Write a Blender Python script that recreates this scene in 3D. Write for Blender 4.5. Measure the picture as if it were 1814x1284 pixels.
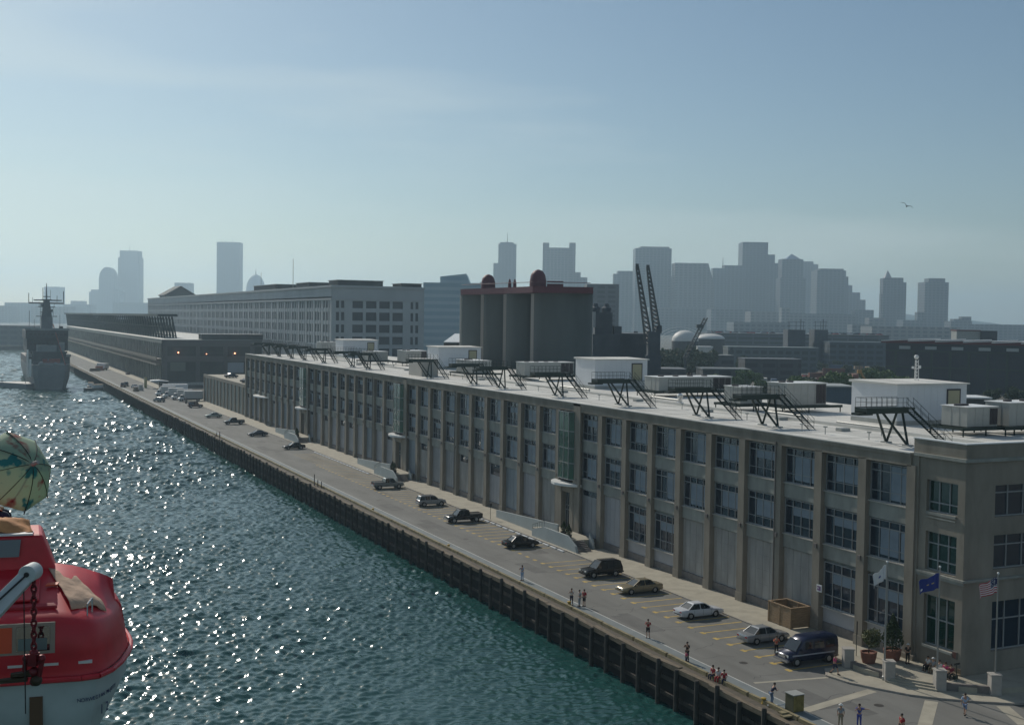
import bpy, bmesh, math, random
from mathutils import Vector, Matrix
random.seed(7)
R = math.radians
for o in list(bpy.data.objects):
    bpy.data.objects.remove(o)
scene = bpy.context.scene
COL = scene.collection

# ---------------------------------------------------------------- camera
W, H, F, H0 = 1814, 1284, 2100.0, 29.5
TH = math.atan(973 / F); ROLL = R(.83); PI_ = math.atan(76 * math.cos(ROLL) / F)
fw = Vector((math.sin(TH) * math.cos(PI_), math.cos(TH) * math.cos(PI_), -math.sin(PI_)))
r0 = Vector((math.cos(TH), -math.sin(TH), 0)); u0 = r0.cross(fw)
cr = math.cos(ROLL) * r0 + math.sin(ROLL) * u0
cu = -math.sin(ROLL) * r0 + math.cos(ROLL) * u0
CAM = Vector((0, 0, H0))
cam = bpy.data.objects.new('camera', bpy.data.cameras.new('camera'))
COL.objects.link(cam)
cam.matrix_world = Matrix(((cr.x, cu.x, -fw.x, 0), (cr.y, cu.y, -fw.y, 0), (cr.z, cu.z, -fw.z, H0), (0, 0, 0, 1)))
cam.data.sensor_width = 36; cam.data.lens = 36 * F / W
cam.data.clip_start = .3; cam.data.clip_end = 20000
scene.camera = cam

# ---------------------------------------------------------------- sky, sun, exposure
SUN_AZ, SUN_EL = -6.5, 35.0          # azimuth from +Y, negative towards -X
world = bpy.data.worlds.new('World'); scene.world = world; world.use_nodes = True
nt = world.node_tree; nt.nodes.clear()
def wn(t, **k):
    n = nt.nodes.new(t)
    for a, b in k.items(): setattr(n, a, b)
    return n
sky = wn('ShaderNodeTexSky', sky_type='NISHITA', sun_disc=False, sun_elevation=R(SUN_EL), sun_rotation=R(SUN_AZ % 360),
         altitude=0, air_density=1.0, dust_density=0.6, ozone_density=1.9)
tc = wn('ShaderNodeTexCoord'); mp = wn('ShaderNodeMapping')
mp.inputs['Scale'].default_value = (1.0, 1.0, 7.0); mp.inputs['Rotation'].default_value = (0.12, 0.16, .3)
nz = wn('ShaderNodeTexNoise'); nz.inputs['Scale'].default_value = 1.9; nz.inputs['Detail'].default_value = 7; nz.inputs['Roughness'].default_value = .5
ramp = wn('ShaderNodeValToRGB'); ramp.color_ramp.elements[0].position = .47; ramp.color_ramp.elements[1].position = .64
ramp.color_ramp.elements[1].color = (.36, .36, .36, 1)
mix = wn('ShaderNodeMixRGB'); mix.inputs['Color2'].default_value = (11, 11.2, 11.2, 1)
hs = wn('ShaderNodeHueSaturation'); hs.inputs['Saturation'].default_value = 1.0
bg = wn('ShaderNodeBackground'); bg.inputs['Strength'].default_value = .064
out = wn('ShaderNodeOutputWorld')
L = nt.links.new
L(tc.outputs['Generated'], mp.inputs['Vector']); L(mp.outputs['Vector'], nz.inputs['Vector'])
L(nz.outputs['Fac'], ramp.inputs['Fac']); L(ramp.outputs['Color'], mix.inputs['Fac'])
L(sky.outputs['Color'], hs.inputs['Color']); L(hs.outputs['Color'], mix.inputs['Color1'])
tint = wn('ShaderNodeMixRGB', blend_type='MULTIPLY'); tint.inputs['Fac'].default_value = 1; tint.inputs['Color2'].default_value = (.93, 1.02, 1.01, 1)
L(mix.outputs['Color'], tint.inputs['Color1']); L(tint.outputs['Color'], bg.inputs['Color']); L(bg.outputs['Background'], out.inputs['Surface'])

sd = bpy.data.lights.new('sun', 'SUN'); sd.energy = 3.2; sd.angle = R(.55); sd.color = (1, .93, .82)
sun = bpy.data.objects.new('sun', sd); COL.objects.link(sun)
sdir = Vector((math.sin(R(SUN_AZ)) * math.cos(R(SUN_EL)), math.cos(R(SUN_AZ)) * math.cos(R(SUN_EL)), math.sin(R(SUN_EL))))
sun.rotation_euler = sdir.to_track_quat('Z', 'Y').to_euler()
sun.location = (-60, 0, 120)
vs = scene.view_settings
vs.view_transform = 'Standard'; vs.look = 'None'; vs.gamma = 1; vs.use_curve_mapping = False; vs.exposure = -.07
cy = scene.cycles
cy.max_bounces = 6; cy.diffuse_bounces = 2; cy.glossy_bounces = 3; cy.transmission_bounces = 4; cy.volume_bounces = 1; cy.transparent_max_bounces = 6
cy.sample_clamp_indirect = 4; cy.use_denoising = True
cy.volume_max_steps = 64

# ---------------------------------------------------------------- materials
M = {}
def mat(name, col, rough=.7, metal=0, noise=.0, nscale=1.0, bump=0., bscale=20., spec=.5, emit=None, col2=None, detail=4, coord='Object', stretch=None):
    if name in M: return M[name]
    m = bpy.data.materials.new(name); m.use_nodes = True
    t = m.node_tree; p = t.nodes['Principled BSDF']
    p.inputs['Roughness'].default_value = rough; p.inputs['Metallic'].default_value = metal
    p.inputs['Specular IOR Level'].default_value = spec
    c = (*col, 1); p.inputs['Base Color'].default_value = c
    if noise or bump:
        tcn = t.nodes.new('ShaderNodeTexCoord'); mpn = t.nodes.new('ShaderNodeMapping')
        t.links.new(tcn.outputs[coord], mpn.inputs['Vector'])
        if stretch: mpn.inputs['Scale'].default_value = stretch
    if noise:
        n = t.nodes.new('ShaderNodeTexNoise'); n.inputs['Scale'].default_value = nscale; n.inputs['Detail'].default_value = detail; n.inputs['Roughness'].default_value = .6
        t.links.new(mpn.outputs['Vector'], n.inputs['Vector'])
        r = t.nodes.new('ShaderNodeValToRGB'); r.color_ramp.elements[0].position = .3; r.color_ramp.elements[1].position = .7
        a = col2 if col2 else tuple(x * (1 - noise) for x in col)
        b = col if col2 else tuple(min(1, x * (1 + noise)) for x in col)
        r.color_ramp.elements[0].color = (*a, 1); r.color_ramp.elements[1].color = (*b, 1)
        t.links.new(n.outputs['Fac'], r.inputs['Fac']); t.links.new(r.outputs['Color'], p.inputs['Base Color'])
    if bump:
        n2 = t.nodes.new('ShaderNodeTexNoise'); n2.inputs['Scale'].default_value = bscale; n2.inputs['Detail'].default_value = 3
        t.links.new(mpn.outputs['Vector'], n2.inputs['Vector'])
        b = t.nodes.new('ShaderNodeBump'); b.inputs['Strength'].default_value = bump; b.inputs['Distance'].default_value = .05
        t.links.new(n2.outputs['Fac'], b.inputs['Height']); t.links.new(b.outputs['Normal'], p.inputs['Normal'])
    if emit:
        p.inputs['Emission Color'].default_value = (*emit[0], 1); p.inputs['Emission Strength'].default_value = emit[1]
    M[name] = m
    return m
def brickmat(name, c1, c2, sx, sz, mortar=.12, rough=.7, mortc=None, ox=0):
    """window-band pattern for far facades: grid of darker openings in wall colour, mapped on object x/y + z"""
    if name in M: return M[name]
    m = bpy.data.materials.new(name); m.use_nodes = True
    t = m.node_tree; p = t.nodes['Principled BSDF']; p.inputs['Roughness'].default_value = rough
    tcn = t.nodes.new('ShaderNodeTexCoord'); sep = t.nodes.new('ShaderNodeSeparateXYZ')
    t.links.new(tcn.outputs['Object'], sep.inputs[0])
    add = t.nodes.new('ShaderNodeMath'); add.operation = 'ADD'
    t.links.new(sep.outputs['X'], add.inputs[0]); t.links.new(sep.outputs['Y'], add.inputs[1])
    def band(src, period, duty):
        a = t.nodes.new('ShaderNodeMath'); a.operation = 'DIVIDE'; a.inputs[1].default_value = period
        t.links.new(src, a.inputs[0])
        b = t.nodes.new('ShaderNodeMath'); b.operation = 'FRACT'; t.links.new(a.outputs[0], b.inputs[0])
        c = t.nodes.new('ShaderNodeMath'); c.operation = 'LESS_THAN'; c.inputs[1].default_value = duty
        t.links.new(b.outputs[0], c.inputs[0]); return c.outputs[0]
    hx = band(add.outputs[0], sx, 1 - mortar); hz = band(sep.outputs['Z'], sz, .55)
    mu = t.nodes.new('ShaderNodeMath'); mu.operation = 'MULTIPLY'; t.links.new(hx, mu.inputs[0]); t.links.new(hz, mu.inputs[1])
    mx = t.nodes.new('ShaderNodeMixRGB'); mx.inputs[1].default_value = (*c1, 1); mx.inputs[2].default_value = (*c2, 1)
    t.links.new(mu.outputs[0], mx.inputs[0]); t.links.new(mx.outputs[0], p.inputs['Base Color'])
    M[name] = m
    return m

concrete = mat('facade_concrete', (.25, .222, .18), .85, noise=.24, nscale=.5, bump=.25, bscale=3, detail=8, stretch=(1, 1, .35))
spandrel = mat('spandrel_concrete', (.29, .295, .265), .85, noise=.24, nscale=.7, detail=8, stretch=(1, 1, .4), bump=.2, bscale=3)
stone_dark = mat('granite', (.17, .155, .145), .8, noise=.2, nscale=2)
panelm = mat('dock_panel', (.36, .36, .37), .6, noise=.08, nscale=.6)
glass = mat('window_glass', (.02, .033, .05), .06, spec=.9)
glass2 = mat('tinted_glass', (.012, .045, .035), .06, spec=.9)
blindm = mat('blind', (.19, .245, .30), .45, noise=.15, nscale=.7, spec=.6)
framem = mat('window_frame', (.30, .31, .31), .5)
darkmetal = mat('dark_green_metal', (.018, .035, .03), .55, metal=.2)
roofwhite = mat('white_roofing', (.60, .59, .55), .8, noise=.2, nscale=.16, detail=10, stretch=(2.2, .6, 1))
whitepaint = mat('white_cladding', (.66, .68, .70), .55, noise=.05, nscale=.5)
whitecap = mat('white_metal_cap', (.8, .8, .78), .4)
doorbeige = mat('beige_door', (.40, .37, .24), .6)
acgrey = mat('unit_casing', (.36, .37, .35), .5, noise=.08, nscale=1, metal=.1)
acdark = mat('louvre_dark', (.045, .04, .045), .6)
asphalt = mat('asphalt', (.16, .158, .145), .9, noise=.22, nscale=.22, bump=.3, bscale=4, detail=12, stretch=(1.6, .35, 1))
walkm = mat('sidewalk_concrete', (.37, .34, .27), .85, noise=.18, nscale=.6, detail=9, bump=.1, bscale=6)
kerbm = mat('kerb_granite', (.33, .30, .26), .8, noise=.15, nscale=2)
strip = mat('painted_strip', (.17, .195, .20), .8, noise=.14, nscale=.5, detail=8)
yellowp = mat('yellow_marking', (.46, .32, .08), .8, noise=.3, nscale=1.5)
whitep = mat('white_marking', (.45, .45, .42), .8, noise=.2, nscale=1.5)
timber = mat('weathered_timber', (.16, .125, .085), .9, noise=.3, nscale=1.2, bump=.5, bscale=6, stretch=(4, 1, 4))
timber_y = mat('yellowed_timber', (.24, .20, .11), .9, noise=.45, nscale=1.0, stretch=(4, 1, 4))
piledark = mat('pile_timber', (.05, .043, .036), .85, noise=.35, nscale=1.5)
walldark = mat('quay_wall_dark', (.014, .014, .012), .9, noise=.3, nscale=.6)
planks = mat('deck_planks', (.095, .08, .06), .9, noise=.3, nscale=2, stretch=(.3, 3, 1))
bollardc = mat('pier_stone', (.36, .34, .31), .8, noise=.12, nscale=1.5)
redbrick = mat('red_brick_top', (.30, .12, .07), .85, noise=.2, nscale=3)
terracotta = mat('terracotta', (.20, .085, .06), .8, noise=.15, nscale=3)
poleM = mat('pole_aluminium', (.35, .36, .36), .35, metal=.8)
woodcrate = mat('fence_wood', (.28, .19, .11), .8, noise=.25, nscale=1.5, stretch=(1, 1, 6))
rubber = mat('rubber', (.015, .015, .015), .8)
rim = mat('wheel_rim', (.45, .45, .45), .35, metal=.7)
carglass = mat('car_glass', (.01, .014, .016), .04, spec=1.)
chrome = mat('bumper_chrome', (.65, .65, .65), .2, metal=.9)
lampglass = mat('headlamp_lens', (.75, .75, .7), .1)
redlens = mat('tail_lamp', (.35, .01, .01), .2)
skin = mat('skin', (.42, .24, .16), .6)
hairm = mat('hair_dark', (.03, .02, .015), .7)
bark = mat('bark', (.06, .045, .03), .9)
leafm = mat('foliage_green', (.09, .15, .035), .7, noise=.5, nscale=1.2)
leafd = mat('foliage_dark', (.045, .075, .03), .7, noise=.5, nscale=1.2)
black = mat('black_paint', (.02, .02, .02), .5)
whiteobj = mat('white_paint', (.75, .75, .73), .5)

# ---------------------------------------------------------------- mesh helpers
class MB:
    def __init__(s): s.v = []; s.f = []; s.m = []; s.mi = 0
    def add(s, vs, fs):
        b = len(s.v); s.v += [tuple(v) for v in vs]
        for f in fs: s.f.append([b + i for i in f]); s.m.append(s.mi)
        return s
    def box(s, x0, y0, z0, x1, y1, z1):
        return s.add([(x0, y0, z0), (x1, y0, z0), (x1, y1, z0), (x0, y1, z0), (x0, y0, z1), (x1, y0, z1), (x1, y1, z1), (x0, y1, z1)],
                     [(0, 3, 2, 1), (4, 5, 6, 7), (0, 1, 5, 4), (1, 2, 6, 5), (2, 3, 7, 6), (3, 0, 4, 7)])
    def hexa(s, p):
        return s.add(p, [(0, 3, 2, 1), (4, 5, 6, 7), (0, 1, 5, 4), (1, 2, 6, 5), (2, 3, 7, 6), (3, 0, 4, 7)])
    def prism(s, pts, z0, z1):
        n = len(pts)
        a = [(x, y, z0) for x, y in pts] + [(x, y, z1) for x, y in pts]
        return s.add(a, [tuple(range(n))[::-1], tuple(range(n, 2 * n))] + [(i, (i + 1) % n, n + (i + 1) % n, n + i) for i in range(n)])
    def prismy(s, pts, y0, y1):     # pts in x,z
        n = len(pts)
        a = [(x, y0, z) for x, z in pts] + [(x, y1, z) for x, z in pts]
        return s.add(a, [tuple(range(n)), tuple(range(n, 2 * n))[::-1]] + [(i, n + i, n + (i + 1) % n, (i + 1) % n) for i in range(n)])
    def prismx(s, pts, x0, x1):     # pts in y,z
        n = len(pts)
        a = [(x0, y, z) for y, z in pts] + [(x1, y, z) for y, z in pts]
        return s.add(a, [tuple(range(n))[::-1], tuple(range(n, 2 * n))] + [(i, (i + 1) % n, n + (i + 1) % n, n + i) for i in range(n)])
    def tube(s, p, q, r, r2=None, n=6):
        p, q = Vector(p), Vector(q); d = q - p
        if d.length < 1e-6: return s
        r2 = r if r2 is None else r2
        a = d.normalized(); t = Vector((0, 0, 1)) if abs(a.z) < .9 else Vector((1, 0, 0))
        u = a.cross(t).normalized(); w = a.cross(u)
        vs = []
        for c, rr in ((p, r), (q, r2)):
            for i in range(n):
                an = 2 * math.pi * (i + .5) / n
                vs.append(c + u * math.cos(an) * rr + w * math.sin(an) * rr)
        return s.add(vs, [tuple(range(n)), tuple(range(n, 2 * n))[::-1]] + [(i, n + i, n + (i + 1) % n, (i + 1) % n) for i in range(n)])
    def lathe(s, c, prof, n=16, ax=None):
        cx, cy_, cz = c; b = []
        for r, z in prof:
            for i in range(n):
                an = 2 * math.pi * i / n; b.append((cx + r * math.cos(an), cy_ + r * math.sin(an), cz + z))
        fs = [tuple(range(n))[::-1], tuple(range((len(prof) - 1) * n, len(prof) * n))]
        for k in range(len(prof) - 1):
            for i in range(n): fs.append((k * n + i, k * n + (i + 1) % n, (k + 1) * n + (i + 1) % n, (k + 1) * n + i))
        return s.add(b, fs)
    def loft(s, rings, cap=True):
        n = len(rings[0]); b = [p for r in rings for p in r]; fs = []
        for k in range(len(rings) - 1):
            for i in range(n): fs.append((k * n + i, k * n + (i + 1) % n, (k + 1) * n + (i + 1) % n, (k + 1) * n + i))
        if cap: fs += [tuple(range(n))[::-1], tuple(range((len(rings) - 1) * n, len(rings) * n))]
        return s.add(b, fs)
    def ball(s, c, r, n=10, m=7, sc=(1, 1, 1)):
        prof = []
        b = []; fs = []
        for k in range(1, m):
            ph = math.pi * k / m - math.pi / 2
            for i in range(n):
                an = 2 * math.pi * i / n
                b.append((c[0] + r * sc[0] * math.cos(ph) * math.cos(an), c[1] + r * sc[1] * math.cos(ph) * math.sin(an), c[2] + r * sc[2] * math.sin(ph)))
        fs = [tuple(range(n))[::-1], tuple(range((m - 2) * n, (m - 1) * n))]
        for k in range(m - 2):
            for i in range(n): fs.append((k * n + i, k * n + (i + 1) % n, (k + 1) * n + (i + 1) % n, (k + 1) * n + i))
        return s.add(b, fs)
    def mesh(s, name):
        me = bpy.data.meshes.new(name); me.from_pydata(s.v, [], s.f)
        me.polygons.foreach_set('material_index', s.m); me.update()
        bm = bmesh.new(); bm.from_mesh(me); bmesh.ops.recalc_face_normals(bm, faces=bm.faces); bm.to_mesh(me); bm.free()
        return me
    def build(s, name, m, parent=None, smooth=False, bevel=0):
        me = s.mesh(name)
        for x in (m if isinstance(m, (list, tuple)) else [m]): me.materials.append(x)
        o = bpy.data.objects.new(name, me); COL.objects.link(o)
        if parent: o.parent = parent
        if smooth:
            for p in me.polygons: p.use_smooth = True
            try: me.set_sharp_from_angle(angle=R(40))
            except Exception: pass
        if bevel:
            b = o.modifiers.new('bevel', 'BEVEL'); b.width = bevel; b.segments = 2; b.limit_method = 'ANGLE'
        return o
def tag(o, label=None, cat=None, group=None, kind=None):
    if label: o['label'] = label
    if cat: o['category'] = cat
    if group: o['group'] = group
    if kind: o['kind'] = kind
    return o
def thing(name, label, cat, loc=(0, 0, 0), rot=0, group=None):
    o = bpy.data.objects.new(name, None); COL.objects.link(o); o.empty_display_size = .3
    o.location = loc; o.rotation_euler = (0, 0, rot)
    return tag(o, label, cat, group)
def part(src, parent, loc=(0, 0, 0), label=None, rot=0):     # copy of a part sharing mesh, with its sub-parts
    c = src.copy(); COL.objects.link(c); c.parent = parent; c.location = loc; c.rotation_euler = (0, 0, rot)
    for ch in src.children:
        d = ch.copy(); COL.objects.link(d); d.parent = c
    return c
def clone(root, loc, rot=0, label=None, group=None):
    r = root.copy(); COL.objects.link(r); r.location = loc; r.rotation_euler = (0, 0, rot)
    if label: r['label'] = label
    if group: r['group'] = group
    for ch in root.children:
        c = ch.copy(); COL.objects.link(c); c.parent = r
        for g in ch.children:
            d = g.copy(); COL.objects.link(d); d.parent = c
    return r
def ray(px, py): return fw + cr * ((px - W / 2) / F) - cu * ((py - H / 2) / F)
def at(px, py, D): return CAM + ray(px, py) * D              # world point at depth D (metres) along the view
def ground(px, py, z=0.):
    d = ray(px, py); return CAM + d * ((z - H0) / d.z)
def struct(o): o['kind'] = 'structure'; return o

# ---------------------------------------------------------------- water, land, quay
wm = bpy.data.materials.new('sea_water'); wm.use_nodes = True; M['sea_water'] = wm
t = wm.node_tree; p = t.nodes['Principled BSDF']
p.inputs['Base Color'].default_value = (.018, .075, .070, 1); p.inputs['Roughness'].default_value = .145; p.inputs['IOR'].default_value = 1.42
import numpy as np
rng = np.random.default_rng(5)
rows = [18.0]
while rows[-1] < 1127: rows.append(rows[-1] + max(.13, rows[-1] * .0020))
ry = np.array(rows); ry[-1] = 1127.9; NC = 440
dyv = np.maximum(.13, ry * .0020)
uu = np.linspace(0, 1, NC + 1)
xmin = -18 + 0 * ry
X_ = xmin[:, None] + (56.4 - xmin[:, None]) * uu[None, :]; Y_ = np.repeat(ry[:, None], NC + 1, 1)
Z_ = np.zeros_like(X_); en = np.zeros(len(ry)); tot = 0
comps = []
for k in range(150):
    lam = math.exp(rng.uniform(math.log(.36), math.log(7))); th = rng.normal(R(-75), R(40)); sl = .58 * rng.uniform(.6, 1.3) * math.sqrt(2 / 150) * (1.0 if lam < 1.3 else .45 if lam < 2 else .24 if lam < 4 else .17)
    comps.append((lam, th, sl, rng.uniform(0, 6.283)))
for lam, th, sl, ph in comps:
    q = np.clip((lam / dyv - 1.6) / 1.2, 0, 1); en += (sl * q) ** 2; tot += sl ** 2
gain = np.minimum(3.2, np.sqrt(tot / np.maximum(en, 1e-6)))
patch = .62 + .5 * (np.sin(X_ * .045 + Y_ * .021 + 1) * np.sin(Y_ * .033 - X_ * .02) * .5 + .5) + .12 * np.sin(Y_ * .11 + np.sin(X_ * .07) * 2)
for lam, th, sl, ph in comps:
    q = np.clip((lam / dyv - 1.6) / 1.2, 0, 1) * gain; kx, ky = math.cos(th) * 2 * math.pi / lam, math.sin(th) * 2 * math.pi / lam
    Z_ += (sl * q * lam / (2 * math.pi))[:, None] * np.sin(kx * X_ + ky * Y_ + ph)
patch = patch + .38 * np.clip((Y_ - 180) / 320, 0, 1); Z_ = Z_ * patch; Z_ += .22 * np.maximum(Z_, 0) ** 1.5
NR = len(ry); vv = np.stack([X_, Y_, Z_ - 3.6], -1).reshape(-1, 3)
a_ = (np.arange(NR - 1)[:, None] * (NC + 1) + np.arange(NC)[None, :]).reshape(-1)
ff = np.stack([a_, a_ + 1, a_ + NC + 2, a_ + NC + 1], 1)
me = bpy.data.meshes.new('water'); me.vertices.add(len(vv)); me.vertices.foreach_set('co', vv.ravel().astype(np.float32))
me.loops.add(ff.size); me.loops.foreach_set('vertex_index', ff.ravel().astype(np.int32))
me.polygons.add(len(ff)); me.polygons.foreach_set('loop_start', (np.arange(len(ff)) * 4).astype(np.int32)); me.polygons.foreach_set('loop_total', np.full(len(ff), 4, np.int32))
me.polygons.foreach_set('use_smooth', np.ones(len(ff), bool)); me.update(); me.validate(); me.materials.append(wm)
w = bpy.data.objects.new('water', me); COL.objects.link(w); struct(w)
# the quieter water outside the near channel, well left of and behind the view
wb = MB().add([(-2500, -300, -4.9), (56.5, -300, -4.9), (56.5, 1128, -4.9), (-2500, 1128, -4.9)], [(0, 1, 2, 3)]).build('open_water', wm); struct(wb)

landm = mat('land_dirt', (.10, .10, .085), .95, noise=.35, nscale=.01, detail=8)
g = MB().add([(56.4, -300, -.03), (9000, -300, -.03), (9000, 9000, -.03), (-3000, 9000, -.03), (-3000, 1128, -.03), (56.4, 1128, -.03)], [(0, 1, 2, 3, 4, 5)]).build('ground', landm); struct(g)
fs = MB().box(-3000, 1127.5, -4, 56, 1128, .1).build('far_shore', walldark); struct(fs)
road = MB().box(56.6, 30, -.02, 74.4, 1090, 0.).build('quay_road', asphalt); struct(road)
side = MB().box(70, 79.5, 0.002, 75.6, 1000, .13).build('sidewalk', walkm); struct(side)
kb = MB(); y = 79.5
while y < 560: kb.box(69.86, y, 0, 70.0, y + 2.97, .135); y += 3
struct(kb.build('kerb', kerbm))
# painted strip and line along the edge
struct(MB().box(56.62, 30, .001, 58.08, 700, .006).build('edge_strip', strip))
struct(MB().box(58.08, 30, .001, 58.22, 700, .007).build('edge_line', whitep))
mk = MB(); y = 80.6
while y < 250:
    if not (130 < y < 136): mk.box(64.0, y, .001, 69.8, y + .2, .006)
    if y < 230: mk.box(63.6, y - .25, .001, 64.0, y + .45, .0065)
    y += 2.15
struct(mk.build('parking_lines', yellowp))
# paler joints / repair bands across the asphalt of the forecourt
def band(a, b, w_):
    a, b = Vector((*a, 0)), Vector((*b, 0)); d = (b - a).normalized(); n = Vector((-d.y, d.x, 0)) * w_ / 2
    return [(p.x, p.y) for p in (a - n, b - n, b + n, a + n)]
bm_ = MB()
for a, b, w_ in (((58.9, 78.9), (65.6, 77.8), .35), ((58.3, 71.7), (66.6, 73.6), .9), ((64.0, 65.2), (69.1, 69.7), 1.0), ((71.5, 62.8), (73.4, 66.6), 1.0)):
    bm_.prism(band(a, b, w_), .001, .008)
struct(bm_.build('paving_bands', walkm))

pt_ = MB(); random.seed(31)
for _ in range(26):
    x_ = random.uniform(58.6, 67.5); y_ = random.uniform(66, 330); a_w = random.uniform(.8, 2.4); b_w = random.uniform(2, 9)
    pt_.box(x_, y_, .0003, x_ + a_w, y_ + b_w, .0012 + .00009 * _)
struct(pt_.build('asphalt_patches', mat('asphalt_patch', (.125, .123, .115), .92, noise=.2, nscale=.5, detail=8)))
cr2 = MB()
for _ in range(60):     # cracks and joints, thin tar-sealed lines
    x_, y_ = random.uniform(58.5, 63.5), random.uniform(64, 240)
    for s_ in range(7):
        x2, y2 = x_ + random.uniform(.1, .8), y_ + random.uniform(-.5, .5); d_ = Vector((y_ - y2, x2 - x_, 0)).normalized() * .03
        cr2.add([(x_ - d_.x, y_ - d_.y, .0035), (x2 - d_.x, y2 - d_.y, .0035), (x2 + d_.x, y2 + d_.y, .0035), (x_ + d_.x, y_ + d_.y, .0035)], [(0, 1, 2, 3)]); x_, y_ = x2, y2
struct(cr2.build('sealed_cracks', mat('tar_line', (.07, .07, .068), .8)))
mh = MB()
for x_, y_ in ((61.5, 84), (60.8, 112), (61.2, 146), (60.9, 182), (62, 225), (64.5, 70.5)): mh.lathe((x_, y_, .0), [(.38, 0.001), (.38, .006)], 16)
struct(mh.build('manhole_covers', mat('cast_iron', (.06, .055, .05), .6, metal=.4)))
random.seed(11)

# wharf edge: one fixed structure
wh = thing('wharf', 'long timber-edged wharf wall with dark piles standing in the water', 'wharf', (55.2, 0, 0))
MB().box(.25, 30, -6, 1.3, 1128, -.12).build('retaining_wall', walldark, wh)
MB().box(.3, 30, -.12, 1.38, 1000, -.02).build('plank_walk', planks, wh)
cap = MB(); y = 58
while y < 900:
    l = random.uniform(4.5, 6.5); j = random.uniform(-.08, .08); z = random.uniform(-.1, .08)
    cap.hexa([(-.12 + j, y, -.34), (.3 + j, y, -.34), (.3 + j, y + l - .05, -.34), (-.2 + j, y + l - .05, -.34), (-.12 + j, y, .08 + z), (.3 + j, y, .08 + z), (.3 + j, y + l - .05, .1 - z), (-.2 + j, y + l - .05, .06 - z)]); y += l
cap.build('timber_cap', timber, wh)
rail = MB(); y = 58
while y < 900:
    l = random.uniform(5.5, 6.5); j = random.uniform(-.03, .03)
    rail.box(1.05 + j, y, -.02, 1.33 + j, y + l - .25, .30); rail.box(1.1, y + .4, -.04, 1.3, y + .7, .02); y += l
rail.build('stringer_rail', timber_y, wh)
wale = MB(); y = 58
while y < 900: wale.box(.08, y, -1.5, .26, y + 7.9, -1.15); wale.box(.08, y, -2.9, .26, y + 7.9, -2.6); y += 8
wale.build('waling', piledark, wh)
pl = MB().lathe((0, 0, 0), [(.23, -6), (.22, -1.2), (.2, .1), (.15, .22)], 8).build('pile', piledark, wh)
ys = [60.4 + 3 * i for i in range(210)]
pl.location = (-.28, ys[0], -.05)
st = MB()
for i, y in enumerate(ys[1:]):
    y += random.uniform(-.15, .15)
    if i < 99: part(pl, wh, (-.28 + random.uniform(-.06, .06), y, random.uniform(-.3, .22)))
    else: st.lathe((-.12, y, -.1), [(.21, -6), (.2, -1.2), (.19, .0), (.15, .12)], 6)
tag(st.build('far_piles', piledark, wh), kind='stuff')
# ---------------------------------------------------------------- building 1 : the long cargo terminal
B1 = thing('terminal_building', 'long three-storey concrete terminal with pilasters and flat white roof beside the quay', 'building')
XW = 75.25; Y0, Y1 = 72.3, 345.0; ZR = 18.2
MB().box(XW, Y0 + .66, 0, 113, Y1, ZR - .02).build('core_wall', spandrel, B1)
MB().box(75.0, Y0 + .3, ZR - .02, 113, Y1, ZR + .06).build('roof', roofwhite, B1)
# bays
bounds = [78.2]
for a, b, n in ((78.2, 139.6, 10), (139.6, 145.4, 1), (145.4, 207.6, 10), (207.6, 214.0, 1), (214.0, 276.8, 10), (276.8, 283.4, 1), (283.4, 345.0, 10)):
    for i in range(1, n + 1): bounds.append(a + (b - a) * i / n)
oriel_bays = [i for i in range(len(bounds) - 1) if abs(bounds[i] - 139.6) < .1 or abs(bounds[i] - 207.6) < .1 or abs(bounds[i] - 276.8) < .1]
# pilasters
pm = MB().box(-.8, -.52, 0, .15, .52, 17.3).box(-.86, -.58, 0, -.04, .58, .95)
pil = pm.build('pilaster', concrete, B1)
pil.location = (75.25, bounds[0], .1)
for y in bounds[1:]: part(pil, B1, (75.25, y, .1))
wl = MB().box(-.14, -.16, 0, 0, .16, .42).build('wall_lamp', stone_dark, B1)
wl.location = (74.44, bounds[1], 8.0)
for i, y in enumerate(bounds[2:]):
    if i < 60: part(wl, B1, (74.44, y, 8.0))
for y in bounds[3::7]: MB().tube((74.4, y + .35, .2), (74.4, y + .35, 17.6), .055, n=6).build('downpipe', stone_dark, B1)
brk = MB()
for y in (139.6, 207.6, 276.8): brk.box(74.35, y - .95, .1, 74.53, y + .95, 18.4)
brk.build('expansion_pier', concrete, B1)
# horizontal spandrels with sills
sp = MB()
for a, b in ((12.1, 13.5), (7.1, 8.4)):
    sp.box(74.9, 78.2, a, 75.25, Y1, b)
sp.build('spandrel_beam', spandrel, B1)
tb = MB().box(74.45, 78.2, 17.3, 75.24, Y1, 18.42); tb.box(74.35, 78.2, 18.1, 74.45, Y1, 18.42)
tb.build('cornice_band', concrete, B1)
MB().box(74.3, 78.2, 18.42, 75.2, Y1, 18.52).build('roof_edge_flashing', roofwhite, B1)
SILL = mat('pale_sill', (.40, .38, .34), .7)
pb = MB()
for i in range(len(bounds) - 1): pb.box(74.95, bounds[i] + .52, 0, 75.6, bounds[i + 1] - .52, 1.0)
pb.build('plinth', stone_dark, B1)

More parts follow.
